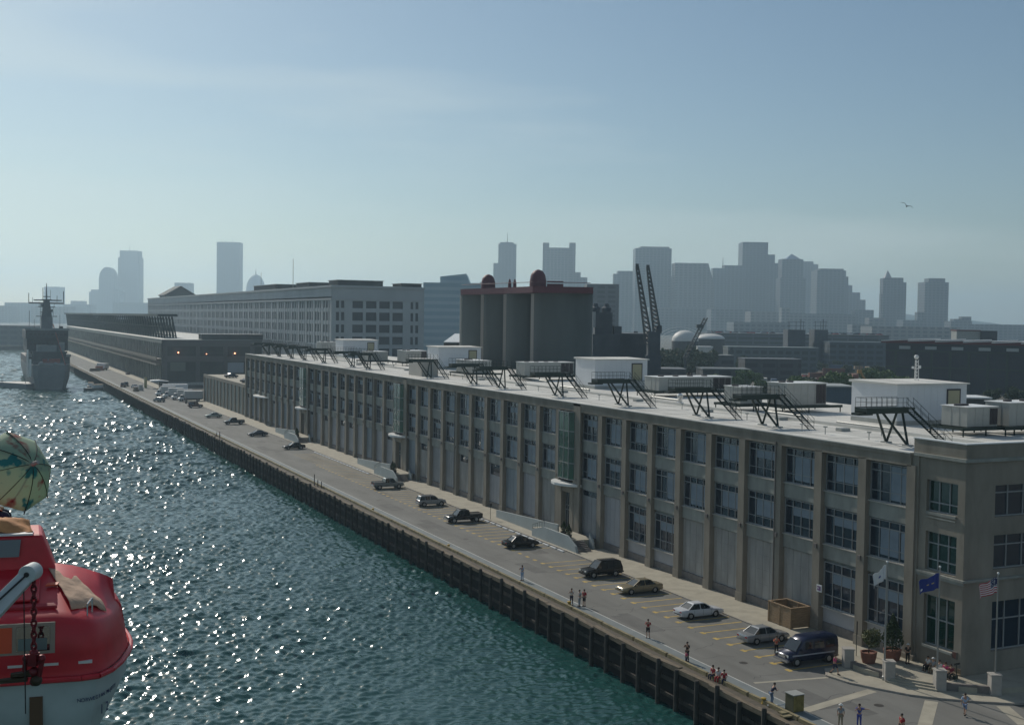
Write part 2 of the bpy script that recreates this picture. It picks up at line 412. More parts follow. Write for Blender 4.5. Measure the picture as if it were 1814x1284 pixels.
# window: frame with transom and mullions, pane below it, blind behind
def make_window(name, w_, h, style, parent):
    f = MB(); fr = .09
    f.box(-.07, -w_/2, 0, .06, w_/2, fr); f.box(-.06, -w_/2, h - fr, .06, w_/2, h)
    f.box(-.06, -w_/2, fr, .06, -w_/2 + fr, h - fr); f.box(-.06, w_/2 - fr, fr, .06, w_/2, h - fr)
    f.box(-.05, -w_/2 + fr, h * .78, .05, w_/2 - fr, h * .78 + .09)
    for u in (-w_ * .25, 0.02, w_ * .25): f.box(-.045, u - .035, fr, .045, u + .035, h - fr)
    f.box(-.04, -w_/2 + fr, h * .26, .04, w_/2 - fr, h * .26 + .06)
    fo = f.build('window', framem, parent)
    g_ = MB(); g_.box(.07, -w_/2 + .01, .01, .09, w_/2 - .01, h - .01); go = g_.build('pane', glass, fo)
    MB().box(-.34, -w_/2, -.1, .14, w_/2, 0).build('sill', SILL, fo)
    b_ = MB()
    if style == 0: b_.box(.0, -w_ * .45, h * .30, .06, w_ * .22, h * .77)
    elif style == 1: b_.box(.0, -w_ * .22, h * .10, .06, w_ * .22, h * .77); b_.box(0., -w_ * .46, h * .1, .06, -w_ * .28, h * .77)
    elif style == 2: b_.box(.0, -w_ * .46, h * .55, .06, w_ * .25, h * .77)
    else: b_.box(.0, -w_ * .46, h * .08, .06, w_ * .02, h * .95)
    b_.build('blind', blindm, fo)
    return fo
W_ = 5.12; tmpl = [make_window('w', W_, 3.5, s, B1) for s in range(4)]
used = [False] * 4
def put(src_i, loc):
    s = tmpl[src_i]
    if not used[src_i]: used[src_i] = True; s.location = loc; return s
    return part(s, B1, loc)
gw = make_window('gw', 5.1, 4.3, 2, B1); gw_used = False
pnl = MB().box(0, -2.56, 0, .1, 2.56, 6.0)
for u in (-1.2, 0, 1.2): pnl.box(-.03, u - .03, 0, 0, u + .03, 6.0)
for z in (1.5, 3, 4.5): pnl.box(-.025, -2.56, z - .02, 0, 2.56, z + .02)
pnl.box(-.06, -2.56, 0, 0, -2.2, 6.0).box(-.06, 2.2, 0, 0, 2.56, 6.0)
pnl = pnl.build('dock_door', panelm, B1); pnl_used = False
PM_ = [panelm, panelm, mat('dock_panel_dull', (.28, .29, .30), .6, noise=.12, nscale=.6), mat('dock_panel_blue', (.24, .28, .31), .55, noise=.1, nscale=.6), mat('dock_panel_stained', (.33, .32, .30), .7, noise=.3, nscale=.5, stretch=(1, 1, .3))]
low = MB().box(0, -2.56, 0, .1, 2.56, 1.45).build('infill_panel', panelm, B1); low_used = False
for i in range(len(bounds) - 1):
    yc = (bounds[i] + bounds[i + 1]) / 2
    if i in oriel_bays: continue
    for z in (13.62, 8.52): put(random.choice((0, 0, 1, 1, 2, 3)), (75.08, yc, z))
    if i in (0, 1, 6, 7):
        if not gw_used: gw.location = (75.08, yc, 2.5); gw_used = True
        else: part(gw, B1, (75.08, yc, 2.5))
        if not low_used: low.location = (75.05, yc, 1.0); low_used = True
        else: part(low, B1, (75.05, yc, 1.0))
    elif not pnl_used: pnl.location = (75.14, yc, 1.0); pnl_used = True; pk = pnl
    else: pk = part(pnl, B1, (75.14, yc, 1.0))
    if i not in (0, 1, 6, 7): pk.material_slots[0].link = 'OBJECT'; pk.material_slots[0].material = random.choice(PM_)
    if i not in (0, 1, 6, 7) and random.random() < .4:
        tq = random.choice((4.3, 4.9, 5.3)); MB().box(75.09, yc - 2.3, 1 + tq, 75.13, yc + 2.3, 6.95).build('transom_glass', glass, B1)

# corner bay: plain wall with punched openings, higher parapet, and the end facade
def wall_holes_x(mb, x0, x1, ya, yb, za, zb, holes):   # holes (y0,y1,z0,z1) stacked, same y
    h0, h1 = holes[0][0], holes[0][1]
    mb.box(x0, ya, za, x1, h0, zb); mb.box(x0, h1, za, x1, yb, zb)
    z = za
    for (_, _, a, b) in sorted(holes, key=lambda q: q[2]): mb.box(x0, h0, z, x1, h1, a); z = b
    mb.box(x0, h0, z, x1, h1, zb)
cb = MB(); wall_holes_x(cb, 74.75, 75.74, Y0 + .6, 77.45, .1, 18.5, [(73.1, 76.6, 2.3, 6.6), (73.1, 76.6, 8.7, 12.0), (73.1, 76.6, 13.7, 16.4)])
cb.build('corner_wall', concrete, B1)
ew = MB()
xs = [(78.1, 83.5), (86, 91.4), (93.9, 99.3), (101.8, 107.2)]
x = 74.75
for a, b in xs:
    ew.box(x, Y0, .1, a, Y0 + .6, 18.5)
    z = .1
    for q, r_ in ((2.3, 6.5), (9.2, 12.1), (13.6, 16.3)): ew.box(a, Y0, z, b, Y0 + .6, q); z = r_
    ew.box(a, Y0, z, b, Y0 + .6, 18.5); x = b
ew.box(x, Y0, .1, 113, Y0 + .6, 18.5)
ew.build('end_wall', concrete, B1)
pp = MB().box(74.75, Y0, 18.5, 75.2, 78.2, 19.75).box(75.2, Y0, 18.5, 113, Y0 + .45, 19.75).build('parapet', concrete, B1)
MB().box(74.68, Y0 - .06, 19.75, 75.28, 78.25, 19.85).box(75.28, Y0 - .06, 19.75, 113, Y0 + .5, 19.85).build('coping', whitecap, B1)
cbn = MB().box(74.5, Y0 - .22, 18.3, 74.75, 78.0, 18.58).box(74.5, Y0 - .22, 8.35, 74.75, 77.4, 8.55).box(74.6, Y0 - .1, 8.1, 74.75, 77.4, 8.35)
cbn.box(74.75, Y0 - .22, 18.3, 113, Y0, 18.58).box(74.75, Y0 - .22, 8.35, 113, Y0, 8.55)
cbn.box(74.62, 73.2, 13.45, 74.75, 76.5, 13.7).box(74.62, 73.2, 13.2, 74.7, 76.5, 13.3).box(74.55, 73.2, 2.1, 74.75, 76.5, 2.3)
cbn.build('string_course', spandrel, B1)
def grid_window(x0, y0, z0, x1, y1, z1, nx, zs, m=glass2):   # axis aligned, either x0==x1 or y0==y1
    f = MB()
    if x0 == x1:
        for k in range(nx + 1): yy = y0 + (y1 - y0) * k / nx; f.box(x0 - .05, yy - .05, z0, x0 + .05, yy + .05, z1)
        for z in [z0 + .05, z1 - .05] + zs: f.box(x0 - .045, y0, z - .05, x0 + .045, y1, z + .05)
        fo = f.build('window', framem, B1); MB().box(x0 + .06, y0, z0, x0 + .08, y1, z1).build('pane', m, fo)
    else:
        for k in range(nx + 1): xx = x0 + (x1 - x0) * k / nx; f.box(xx - .05, y0 - .05, z0, xx + .05, y0 + .05, z1)
        for z in [z0 + .05, z1 - .05] + zs: f.box(x0, y0 - .045, z - .05, x1, y0 + .045, z + .05)
        fo = f.build('window', framem, B1); MB().box(x0, y0 + .06, z0, x1, y0 + .08, z1).build('pane', m, fo)
for a, b, zs in ((2.3, 6.6, [4.6]), (8.7, 12.0, [9.6, 11.0]), (13.7, 16.4, [14.5])): grid_window(75.1, 73.1, a, 75.1, 76.6, b, 3, zs)
for a, b in xs:
    for q, r_, zs in ((2.3, 6.5, [4.9]), (9.2, 12.1, [11.2]), (13.6, 16.3, [15.6])): grid_window(a, Y0 + .4, q, b, Y0 + .4, r_, 3, zs, glass)
MB().box(74.3, 77.3, .1, 75.7, 78.9, 1.0).box(74.62, 77.45, .1, 75.74, 78.2, 18.3).build('corner_pier', concrete, B1)
# oriels, canopies, entrances
def oriel(ya, yb, x_out=73.9):
    ym = (ya + yb) / 2; a, b = ya + .6, yb - .6
    g_ = MB().prism([(75.7, a), (75.7, b), (x_out + .5, b), (x_out, b - .8), (x_out, a + .8), (x_out + .5, a)], 8.1, 17.25)
    o = g_.build('glass_bay', mat('green_glass', (.025, .075, .045), .08, spec=.8, noise=.5, nscale=.35), B1)
    f = MB()
    for z in (8.1, 10.3, 12.3, 14.6, 17.2):
        f.prism([(75.69, a - .03), (75.69, b + .03), (x_out + .47, b + .03), (x_out - .04, b - .78), (x_out - .04, a + .78), (x_out + .47, a - .03)], z - .05, z + .05)
    for yy in (a + .8, ym, b - .8): f.box(x_out - .05, yy - .04, 8.1, x_out + .02, yy + .04, 17.25)
    for yy in (a, b): f.box(x_out + .45, yy - .04, 8.1, x_out + .55, yy + .04, 17.25)
    f.build('bay_mullion', framem, o)
    MB().box(74.9, ya + .7, 7.1, 75.7, yb - .7, 8.1).build('bay_base', concrete, B1)
    pts = [(75.2, ya - .3), (75.2, yb + .3)] + [(75.2 - 2.6 * math.sin(k * math.pi / 8), ym + (yb - ya) * .62 * math.cos(k * math.pi / 8)) for k in range(0, 9)]
    MB().prism(pts, 7.28, 7.6).build('canopy', whitecap, B1)
    # portal
    d = MB().box(74.3, ya + .7, 1.2, 75.7, ya + 1.7, 7.1).box(74.3, yb - 1.7, 1.2, 75.7, yb - .7, 7.1).box(74.4, ya + 1.7, 6.2, 75.7, yb - 1.7, 7.1)
    d.build('entrance_portal', concrete, B1)
    f = MB(); n = 4
    for k in range(n + 1): yy = ya + 1.7 + (yb - ya - 3.4) * k / n; f.box(75.0, yy - .05, 1.2, 75.1, yy + .05, 6.2)
    for z in (3.7, 4.3): f.box(75.0, ya + 1.7, z - .05, 75.1, yb - 1.7, z + .05)
    do = f.build('entrance_door', framem, B1); MB().box(75.12, ya + 1.7, 1.2, 75.16, yb - 1.7, 6.2).build('pane', glass, do)
for a, b in ((139.6, 145.4), (207.6, 214.0), (276.8, 283.4)): oriel(a, b)
MB().prism([(75.2, 318), (75.2, 331)] + [(75.2 - 2.6 * math.sin(k * math.pi / 8), 324.5 + 7 * math.cos(k * math.pi / 8)) for k in range(9)], 7.28, 7.55).build('canopy', whitecap, B1)

# entrance terraces with steps, white ramp walls (things in front of the facade)
rampw = mat('ramp_wall_white', (.36, .40, .40), .6, noise=.08, nscale=.5)
def terrace(yb, lab, i):
    t_ = thing('entrance_terrace', lab, 'terrace', (70.3, yb, 0), 0, 'entrance terraces along the terminal')
    MB().box(.3, 3.2, .13, 4.0, 14, 1.2).build('landing', walkm, t_)
    s = MB()
    for k in range(7): s.box(.35, 3.2 - .36 * (k + 1), .13, 2.4, 3.2 - .36 * k, 1.2 - .15 * (k + 1) + .02)
    s.build('steps', stone_dark, t_)
    MB().prismx([(0.5, .0), (13.5, .0), (13.5, 1.05), (10, 1.9), (3.2, 1.9), (.9, .9)], 0, .28).build('ramp_wall', rampw, t_)
    MB().prismx([(9, .13), (29, .13), (29, 1.2), (9, 2.3)], 1.6, 1.85).build('ramp_wall', rampw, t_)
    MB().prismx([(2.0, .13), (3.2, .13), (3.2, 2.0), (2.0, 1.0)], 3.2, 3.4).build('ramp_wall', rampw, t_)
    r = MB()
    for k in range(6): r.tube((.14, 10 + k * .7, 1.9 - k * .15), (.14, 10 + k * .7, 2.7 - k * .2), .025)
    r.tube((.14, 10, 2.7), (.14, 13.5, 1.7), .03)
    r.build('handrail', darkmetal, t_)
terrace(131.0, 'white-walled entrance terrace with dark steps behind the black sedan', 0)
terrace(199.5, 'white-walled entrance terrace behind the silver pickup', 1)
terrace(268.5, 'white-walled entrance terrace farthest down the quay', 2)

# ---------------------------------------------------------------- roof equipment
def gantry_template():
    g_ = thing('access_gantry', '', 'gantry')
    d = MB().box(-4.4, -.75, 3.15, .6, .75, 3.5)
    d.box(-4.4, -.85, 3.0, .6, -.75, 3.56).box(-4.4, .75, 3.0, .6, .85, 3.56).box(-5.1, -.5, 2.85, -3.4, .5, 3.08)
    for x in (-3.5, -2.5, -1.5, -.5): d.box(x - .05, -.7, 3.0, x + .05, .7, 3.15)
    d.build('platform', darkmetal, g_)
    A, B = (.2, 1.6, 0), (-.1, -1.6, 0)
    for p, q in (((-2.3, .3, 3.2), A), ((-2.2, -.3, 3.2), B), ((.3, .3, 3.2), A), ((.3, -.3, 3.2), B)):
        MB().tube(q, p, .12, n=6).build('leg', darkmetal, g_)
    MB().box(-.15, 1.2, -.02, .55, 2.0, .14).build('base_block', acgrey, g_); MB().box(-.45, -2.0, -.02, .25, -1.2, .14).build('base_block', acgrey, g_)
    s = MB()
    for x in (.62, 1.42):
        s.hexa([(x, -.7, 3.0), (x + .12, -.7, 3.0), (x + .72, -5.1, 0), (x + .6, -5.1, 0), (x, -.1, 3.6), (x + .12, -.1, 3.6), (x + .72, -4.5, .4), (x + .6, -4.5, .4)])
    for k in range(22):
        u = (k + .5) / 22; s.box(.7 + .6 * u, -.5 - 4.35 * u - .12, 3.3 - 3.15 * u, 1.45 + .6 * u, -.5 - 4.35 * u + .12, 3.34 - 3.15 * u)
    s.box(.6, -.75, 3.35, 1.5, .75, 3.5)
    s.build('stair', darkmetal, g_)
    r = MB()
    for yy in (-.75, .75):
        for z in (4.0, 4.45): r.tube((-4.4, yy, z), (.6, yy, z), .022, n=4)
        for k in range(9): r.tube((-4.4 + k * .625, yy, 3.5), (-4.4 + k * .625, yy, 4.45), .02, n=4)
    r.tube((-4.4, -.75, 4.45), (-4.4, .75, 4.45), .022, n=4)
    for x in (.67, 1.47):
        for z in (.95, .5): r.tube((x, -.4, 3.5 + z), (x + .62, -4.9, .2 + z), .022, n=4)
        for k in range(6): u = k / 5; r.tube((x + .6 * u, -.5 - 4.35 * u, 3.4 - 3.2 * u), (x + .6 * u, -.5 - 4.35 * u, 4.4 - 3.2 * u), .02, n=4)
    r.build('railing', darkmetal, g_)
    return g_
GAN = gantry_template()
gy_ = [(86.0, 'nearest dark green access gantry at the roof edge in front of the near penthouse'),
       (105.4, 'dark green access gantry second from the near end of the roof'),
       (118.4, 'dark green access gantry third from the near end, left of a long air handler'),
       (137.2, 'dark green access gantry in front of the white penthouse with the beige door'),
       (156.0, 'dark green access gantry just left of the middle penthouse'),
       (176.5, 'dark green access gantry, right one of the overlapping pair on mid roof'),
       (188.2, 'dark green access gantry, left one of the overlapping pair on mid roof'),
       (210.0, 'dark green access gantry in front of the small beige stair box')]
for k, y in enumerate((247, 258.5, 282, 300, 313, 327, 340)):
    gy_.append((y, ['first', 'second', 'third', 'fourth', 'fifth', 'sixth', 'seventh'][k] + ' dark green access gantry of the crowded far row, counted from the beige stair box'))
for i, (y, lab) in enumerate(gy_):
    if i == 0: GAN.location = (80, y, 18.26); tag(GAN, lab, group='access gantries along the roof edge')
    else: clone(GAN, (80, y, 18.26), 0, lab, 'access gantries along the roof edge')

def penthouse(x0, y0, x1, y1, z1, lab):
    t_ = thing('rooftop_penthouse', lab, 'penthouse', (x0, y0, 18.26), 0, 'white penthouses on the terminal roof')
    w_, d, h = x1 - x0, y1 - y0, z1 - 18.26
    wl = MB().box(0, 0, 0, w_, d, h - .15)
    for k in range(1, int(w_ / 1.0)): wl.box(k * 1.0 - .02, -.02, .2, k * 1.0 + .02, 0, h - .2)
    wl.build('wall', whitepaint, t_)
    MB().hexa([(-.25, -.25, h - .15), (w_ + .25, -.25, h - .15), (w_ + .25, d + .25, h - .15), (-.25, d + .25, h - .15), (-.25, -.25, h), (w_ + .25, -.25, h), (w_ + .25, d + .25, h + .12), (-.25, d + .25, h + .12)]).build('roof', roofwhite, t_)
    dd = MB().box(w_ - 2.9, -.08, h * .28, w_ - 1.15, -.03, h * .82)
    do = dd.build('door', doorbeige, t_)
    f = MB().box(w_ - 3.05, -.1, h * .28, w_ - 2.9, .01, h * .86).box(w_ - 1.15, -.1, h * .28, w_ - 1.0, .01, h * .86).box(w_ - 2.9, -.1, h * .82, w_ - 1.15, .01, h * .86)
    f.build('door_frame', acdark, do)
    MB().box(-.06, -.06, 0, w_ + .06, 0, .5).box(-.06, 0, 0, 0, d, .5).box(w_ - 3.2, -1.6, h * .28 - .1, w_ - .6, -.02, h * .28 - .02).build('base_flashing', acgrey, t_)
penthouse(94.8, 102.0, 105.2, 109.5, 22.95, 'nearest white penthouse, largest in view, carrying the white lattice mast')
penthouse(94.3, 171.0, 104.3, 177.8, 23.2, 'white rooftop penthouse right of the silos, behind the fourth gantry')
penthouse(96, 246, 106.2, 253, 23.2, 'white rooftop penthouse under the cement silos, beside the beige stair box')
penthouse(96, 319, 106, 326.5, 23.2, 'small far white penthouse in front of the big warehouse')
def ac_unit(x0, y0, x1, y1, z1, lab, fans=4, dark_end=True):
    t_ = thing('air_handler', lab, 'air conditioner', (x0, y0, 18.26), 0, 'rooftop air handling units')
    w_, d, h = x1 - x0, y1 - y0, z1 - 18.26; zb = .95
    c = MB().box(0, 0, zb, w_, d, h)
    for k in range(1, int(w_ / 1.1)): c.box(k * 1.1 - .03, -.03, zb, k * 1.1 + .03, 0, h)
    for k in range(1, int(d / 1.1)): c.box(-.03, k * 1.1 - .03, zb, 0, k * 1.1 + .03, h)
    c.build('casing', acgrey, t_)
    MB().box(-.1, -.1, h, w_ + .1, d + .1, h + .07).build('lid', whitecap, t_)
    if dark_end:
        l_ = MB()
        for k in range(3): l_.box(w_ * .74 + k * w_ * .085, -.06, zb + .2, w_ * .74 + k * w_ * .085 + w_ * .075, -.031, h - .15)
        for q in range(8): l_.box(w_ * .74, -.09, zb + .25 + q * (h - zb - .4) / 8, w_ * .99, -.06, zb + .29 + q * (h - zb - .4) / 8)
        l_.build('louvre', acdark, t_)
    fr = MB().box(-1.2, -.6, zb - .35, w_ + 2.2, -.35, zb - .02).box(-1.2, d + .35, zb - .35, w_ + 2.2, d + .6, zb - .02)
    x = -1.2
    while x < w_ + 2.0: fr.box(x, -.35, zb - .3, x + .15, d + .35, zb - .05); x += 1.6
    for x in (-1, w_ / 2, w_ + 1.9):
        for yy in (-.5, d + .45): fr.tube((x, yy, 0), (x, yy, zb - .3), .08)
    fr.build('dunnage_frame', darkmetal, t_)
    fn = MB()
    for k in range(fans): fn.lathe((w_ * (.12 + .2 * k), d * .5, h + .07), [(.45, 0), (.45, .18), (.3, .2)], 12)
    fn.build('fan_cowl', acdark, t_)
ac_unit(93, 90, 97.2, 93.5, 21.2, 'grey air handler at the right edge, left half of the nearest pair', 2)
ac_unit(98.2, 89.4, 110, 92.6, 21.6, 'long grey air handler at the right edge, right of the nearest penthouse', 4)
ac_unit(94, 120.5, 100.2, 124.5, 21.95, 'tall grey air handler with dark louvres left of the nearest penthouse', 2)
ac_unit(89.8, 124.5, 93.2, 128, 21.3, 'small grey unit joined left of the tall louvred air handler', 1, False)
ac_unit(94, 150.7, 107, 154.8, 21.2, 'long grey air handler right of the middle penthouse', 4)
ac_unit(94, 197.3, 104.2, 201, 21.6, 'grey air handler left of the middle penthouse, in front of the silos', 4)
ac_unit(88, 208, 92, 216, 21.5, 'grey-green unit behind the overlapping gantries, below the first silo', 2, False)
ac_unit(94, 262, 99.2, 268, 21.8, 'grey air handler left of the penthouse under the silos', 2)
ac_unit(88, 272, 93, 277, 21.3, 'grey air handler behind the far gantries in front of the warehouse', 2, False)
ac_unit(94, 335, 103, 339, 22.2, 'flat grey unit beside the small far penthouse', 3, False)
t_ = thing('stair_bulkhead', 'small beige stair box on the roof behind a gantry', 'roof box', (80.2, 214.5, 18.26))
MB().box(0, 0, 0, 3.4, 7.2, 3.2).build('wall', mat('beige_cladding', (.42, .40, .36), .7, noise=.06, nscale=.6), t_)
MB().box(-.1, -.1, 3.2, 3.5, 7.3, 3.3).build('roof', roofwhite, t_); MB().box(1.2, -.06, .1, 2.3, 0, 2.3).build('door', acgrey, t_)
o = MB().box(87.5, 80, 18.26, 87.8, 344, 18.6).build('expansion_curb', roofwhite, B1)
vt = MB().lathe((0, 0, 0), [(.5, 0), (.5, .35), (.25, .4), (.25, .9), (.42, 1.0), (.42, 1.35), (.1, 1.6)], 14).build('roof_vent', chrome, None, smooth=True)
vt.location = (88.2, 136, 18.26); tag(vt, 'bright turbine vent catching the sun behind the third gantry', 'vent')
pv = MB().tube((0, 0, 0), (0, 0, .7), .05).lathe((0, 0, .7), [(.22, 0), (.22, .12)], 8)
pv = pv.build('vent_pipe', acgrey)
lv = [(79.9, 96.1), (80.3, 90.1), (82.5, 113), (84, 129), (81.8, 147), (83, 161), (82, 196), (84, 203), (79.5, 99.3), (84.5, 93), (85, 146), (82.5, 168)]
for i, (x, y) in enumerate(lv):
    o = pv if i == 0 else clone(pv, (x, y, 18.26))
    o.location = (x, y, 18.26); tag(o, 'thin mushroom vent pipe standing on the white roof near its edge', 'vent pipe', 'vent pipes on the white roof')
ms = thing('lattice_mast', 'white lattice antenna mast on the nearest penthouse roof', 'mast', (101.5, 106.2, 23.05))
a = MB()
for sx, sy in ((-.22, -.2), (.22, -.2), (0, .24)): a.tube((sx, sy, 0), (sx * .7, sy * .7, 2.4), .035, n=4)
for k in range(6):
    z = k * .4; q = [(-.2, -.18), (.2, -.18), (0, .2)]
    for j in range(3): a.tube((*q[j], z), (*q[(j + 1) % 3], z + .4), .02, n=4)
a.build('lattice', whiteobj, ms)
MB().ball((0, 0, 2.75), .27).build('radome', whiteobj, ms, smooth=True)
MB().lathe((.55, 0, 1.4), [(.14, 0), (.14, .35)], 8).lathe((-.5, 0, 1.4), [(.14, 0), (.14, .25)], 8).tube((-.5, 0, 1.4), (.55, 0, 1.4), .03).build('antenna', whiteobj, ms)

for y_, x_, L_ in ((96, 89, 9), (113, 90.5, 7), (140, 91, 8), (165, 90, 10), (190, 95, 12), (231, 90, 14), (262, 91, 9), (300, 92, 16)):
    rp = MB().tube((x_, y_, 18.55), (x_, y_ + L_, 18.55), .16, n=8).tube((x_, y_, 18.26), (x_, y_, 18.6), .14, n=8).tube((x_, y_ + L_, 18.26), (x_, y_ + L_, 18.6), .14, n=8)
    rp.build('roof_duct', acgrey, B1)
for y_, x_ in ((98, 83.6), (111.5, 86), (124, 84.2), (143, 85.5), (163, 84), (181, 85), (200, 86), (226, 84), (240, 86), (268, 84)):
    MB().box(x_, y_, 18.26, x_ + 1.2, y_ + .9, 18.6).build('roof_hatch', acgrey, B1)
ft = MB()
for k in range(0, 44): ft.box(75.25, 80 + k * 6.05, 18.262, 87.4, 80.07 + k * 6.05, 18.275)
for x_ in (78.4, 82.1, 85.2): ft.box(x_, 78.5, 18.262, x_ + .06, 345, 18.272)
ft.build('membrane_seam', mat('seam_grey', (.36, .36, .33), .8), B1)

# ---------------------------------------------------------------- low wall building and building 2
t_ = thing('low_annex', 'low pale annex wall with shallow pilasters between the two terminals', 'building', (75, 345, 0))
MB().box(.35, 0.05, 0, 38, 69, 9.0).build('wall', spandrel, t_)
a = MB()
for k in range(13): a.box(0, k * 5.6 + .6, 0, .35, k * 5.6 + 1.6, 8.3)
a.box(0, .05, 8.3, .35, 69, 9.3).build('pilaster_row', concrete, t_)
MB().box(.35, .05, 9.0, 38, 69, 9.06).build('deck', walkm, t_)

B2 = thing('far_terminal', 'long dark two-tier terminal farther down the quay with a balcony strip', 'building', (75, 509, 0))
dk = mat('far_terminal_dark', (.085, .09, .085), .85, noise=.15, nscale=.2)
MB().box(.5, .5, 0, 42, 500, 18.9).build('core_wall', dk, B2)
MB().box(0, 0, 18.9, 42.2, 500, 19.1).build('roof', acgrey, B2)
a = MB(); k = 0
while k < 500:
    a.box(.1, k, 0, .5, k + 1.1, 8.3); a.box(.1, k, 11.6, .5, k + 1.1, 17.4); k += 5.6
a.box(.05, 0, 17.4, .5, 500, 18.9); a.build('pilaster_row', spandrel, B2)
MB().box(-2.2, 0, 8.3, .1, 500, 9.0).box(-2.2, 0, 10.4, -1.9, 500, 11.6).box(-1.9, 0, 10.9, .1, 500, 11.1).build('balcony', concrete, B2)
e = MB().box(0, 0, 0, 2.3, .5, 18.9).box(2.3, 0, 16.2, 42, .5, 18.9)
for x in (14, 25.5, 37): e.box(x, .1, 0, x + 1.8, .5, 16.2)
e.box(2.3, .2, 9.8, 42, .5, 12.2)
e.build('end_frame', mat('end_wall_grey', (.14, .135, .13), .8), B2)
MB().box(3.6, .3, 5.9, 9.8, .48, 9.6).build('roller_door', mat('dull_green_door', (.17, .19, .16), .7), B2)
MB().box(27.3, .3, 5.1, 34.2, .48, 9.4).build('roller_door', mat('pale_blue_door', (.36, .40, .44), .7), B2)
for x, z in ((6.7, 13.7), (18.3, 13.1), (30.2, 13.4)):
    lp = MB().box(x - .12, -.5, z - .1, x + .12, 0, z + .1).build('flood_lamp', black, B2)
    MB().ball((x, -.55, z), .26 if x < 10 or x > 25 else .16).build('bulb', mat('orange_lamp', (1, .3, .15), .4, emit=((1, .34, .18), 8)), lp)
MB().box(-1.5, -.05, -.02, 42, -.0, 1.2).build('loading_kerb', whitep, B2)
tr = thing('roof_trestle', 'long dark lattice of leaning steel frames on the far terminal roof', 'steel trestle', (81, 541, 19.1))
fr = MB()
for xx in (0, 5): fr.tube((xx, 0, 0), (xx - 1.5, 3, 9.6), .42, n=4).tube((xx, 7, 0), (xx - 1.5, 3, 9.6), .34, n=4).tube((xx - .8, 1.6, 5), (xx - .8, 8.6, 5), .2, n=4)
fr.tube((0, 0, 0), (3.5, 3, 9.6), .14, n=4).tube((5, 0, 0), (-1.5, 3, 9.6), .14, n=4)
f0 = fr.build('frame', darkmetal, tr)
for k in range(1, 62): part(f0, tr, (0, k * 8.7, 0))
MB().box(-3, 0, 9.5, 5.5, 535, 10.6).build('walkway', darkmetal, tr)
t_ = thing('roof_shed', 'low flat-roofed shed on the far terminal roof behind the end wall', 'roof shed', (92, 512, 19.1))
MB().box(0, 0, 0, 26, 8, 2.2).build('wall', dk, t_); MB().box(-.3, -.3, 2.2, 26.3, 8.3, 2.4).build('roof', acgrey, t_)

# ---------------------------------------------------------------- big eight-storey warehouse behind
BW = thing('big_warehouse', 'huge pale eight-storey concrete warehouse with rows of windows and cornice', 'building', (125, 430.7, 0))
wallw = mat('warehouse_concrete', (.42, .45, .46), .85, noise=.1, nscale=.08)  # wall grey lifted, part of the distance haze is in the colour
MB().box(.4, .4, 0, 36.38, 486, 39.5).build('core_wall', mat('warehouse_opening', (.075, .085, .095), .5), BW)
w_ = MB()
zf = [0, 4.9, 9.5, 14.0, 18.5, 23.0, 27.5, 32.2, 36.4]
for z in zf[1:]: w_.box(0, 0.03, z - .8, .4, 486, z + .7)
w_.box(0, .03, 36.6, .42, 486, 41.2)
k = 0; n = 0
while k < 486:
    w_.box(-.12, k, 0, .42, k + (2.4 if n % 3 == 0 else 1.0), 36.6); k += 3.9; n += 1
w_.build('side_wall', wallw, BW)
e = MB()
cols = [0, 3.9, 7.0, 10.6] + [10.6 + 6.4 * i for i in range(1, 5)] + [40.0, 43, 46, 49.4]
for z in zf[1:]: e.box(0, -.02, z - .8, 36.4, .4, z + .7)
e.box(0, -.05, 36.6, 36.4, .42, 41.3)
xs_ = [(0, 1.6), (2.9, 3.6), (4.9, 8.0)] + [(8.0 + 5.3 * i + 4.2, 8.0 + 5.3 * i + 5.3) for i in range(4)] + [(29.2, 31.2), (32.3, 33.2), (34.4, 36.4)]
for a, b in xs_: e.box(a, -.12, 0, b, .4, 36.6)
e.build('end_wall', wallw, BW)
MB().box(-.6, -.6, 40.6, 36.9, .2, 41.2).box(-.6, .2, 40.6, .2, 486, 41.2).box(-.35, -.35, 35.9, 36.6, -.1, 36.5).box(-.35, -.1, 35.9, -.1, 486, 36.5).build('cornice', mat('cornice_pale', (.42, .44, .45), .8), BW)
MB().box(0.1, .1, 41.2, 36, 486, 41.4).build('roof', acgrey, BW)
MB().box(36.4, .4, 0, 36.9, 486, 41.2).build('back_wall', wallw, BW)
for i, (x0, y0, x1, y1, h, lab) in enumerate(((4, 6, 22, 18, 2.0, 'long dark roof box on the near end of the big warehouse'), (2, 40, 12, 60, 1.8, 'dark low roof box along the warehouse edge'), (2, 95, 14, 140, 2.2, 'roof box midway along the big warehouse'), (28, 1, 36, 12, 1.2, 'low roof step at the right corner of the warehouse'))):
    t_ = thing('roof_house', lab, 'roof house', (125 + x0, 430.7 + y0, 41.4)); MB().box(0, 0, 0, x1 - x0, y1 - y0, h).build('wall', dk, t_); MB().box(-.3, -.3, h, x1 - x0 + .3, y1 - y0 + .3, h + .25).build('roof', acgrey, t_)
t_ = thing('gabled_roof_house', 'dark gabled head house at the far end of the big warehouse roof', 'roof house', (128, 850, 41.4))
MB().prismy([(0, 0), (20, 0), (20, 1.5), (10, 7.5), (0, 1.5)], 0, 30).build('wall', dk, t_)
MB().prismy([(-1, 1.3), (10, 7.6), (21, 1.3), (21, 1.8), (10, 8.2), (-1, 1.8)], -1, 31).build('roof', dk, t_)
for px, yy in ((478, 560), (520, 500)):
    q = at(px, 515, 1); 
    o = MB().tube((0, 0, 0), (0, 0, 24 if px == 478 else 28), .18, .1).build('flag_mast', acgrey); 
    o.location = (128, yy, 26); o.location.x = 128
    tag(o, 'thin tall pole rising before the ' + ('left part of the big warehouse' if px == 478 else 'big warehouse, right one of two'), 'pole')
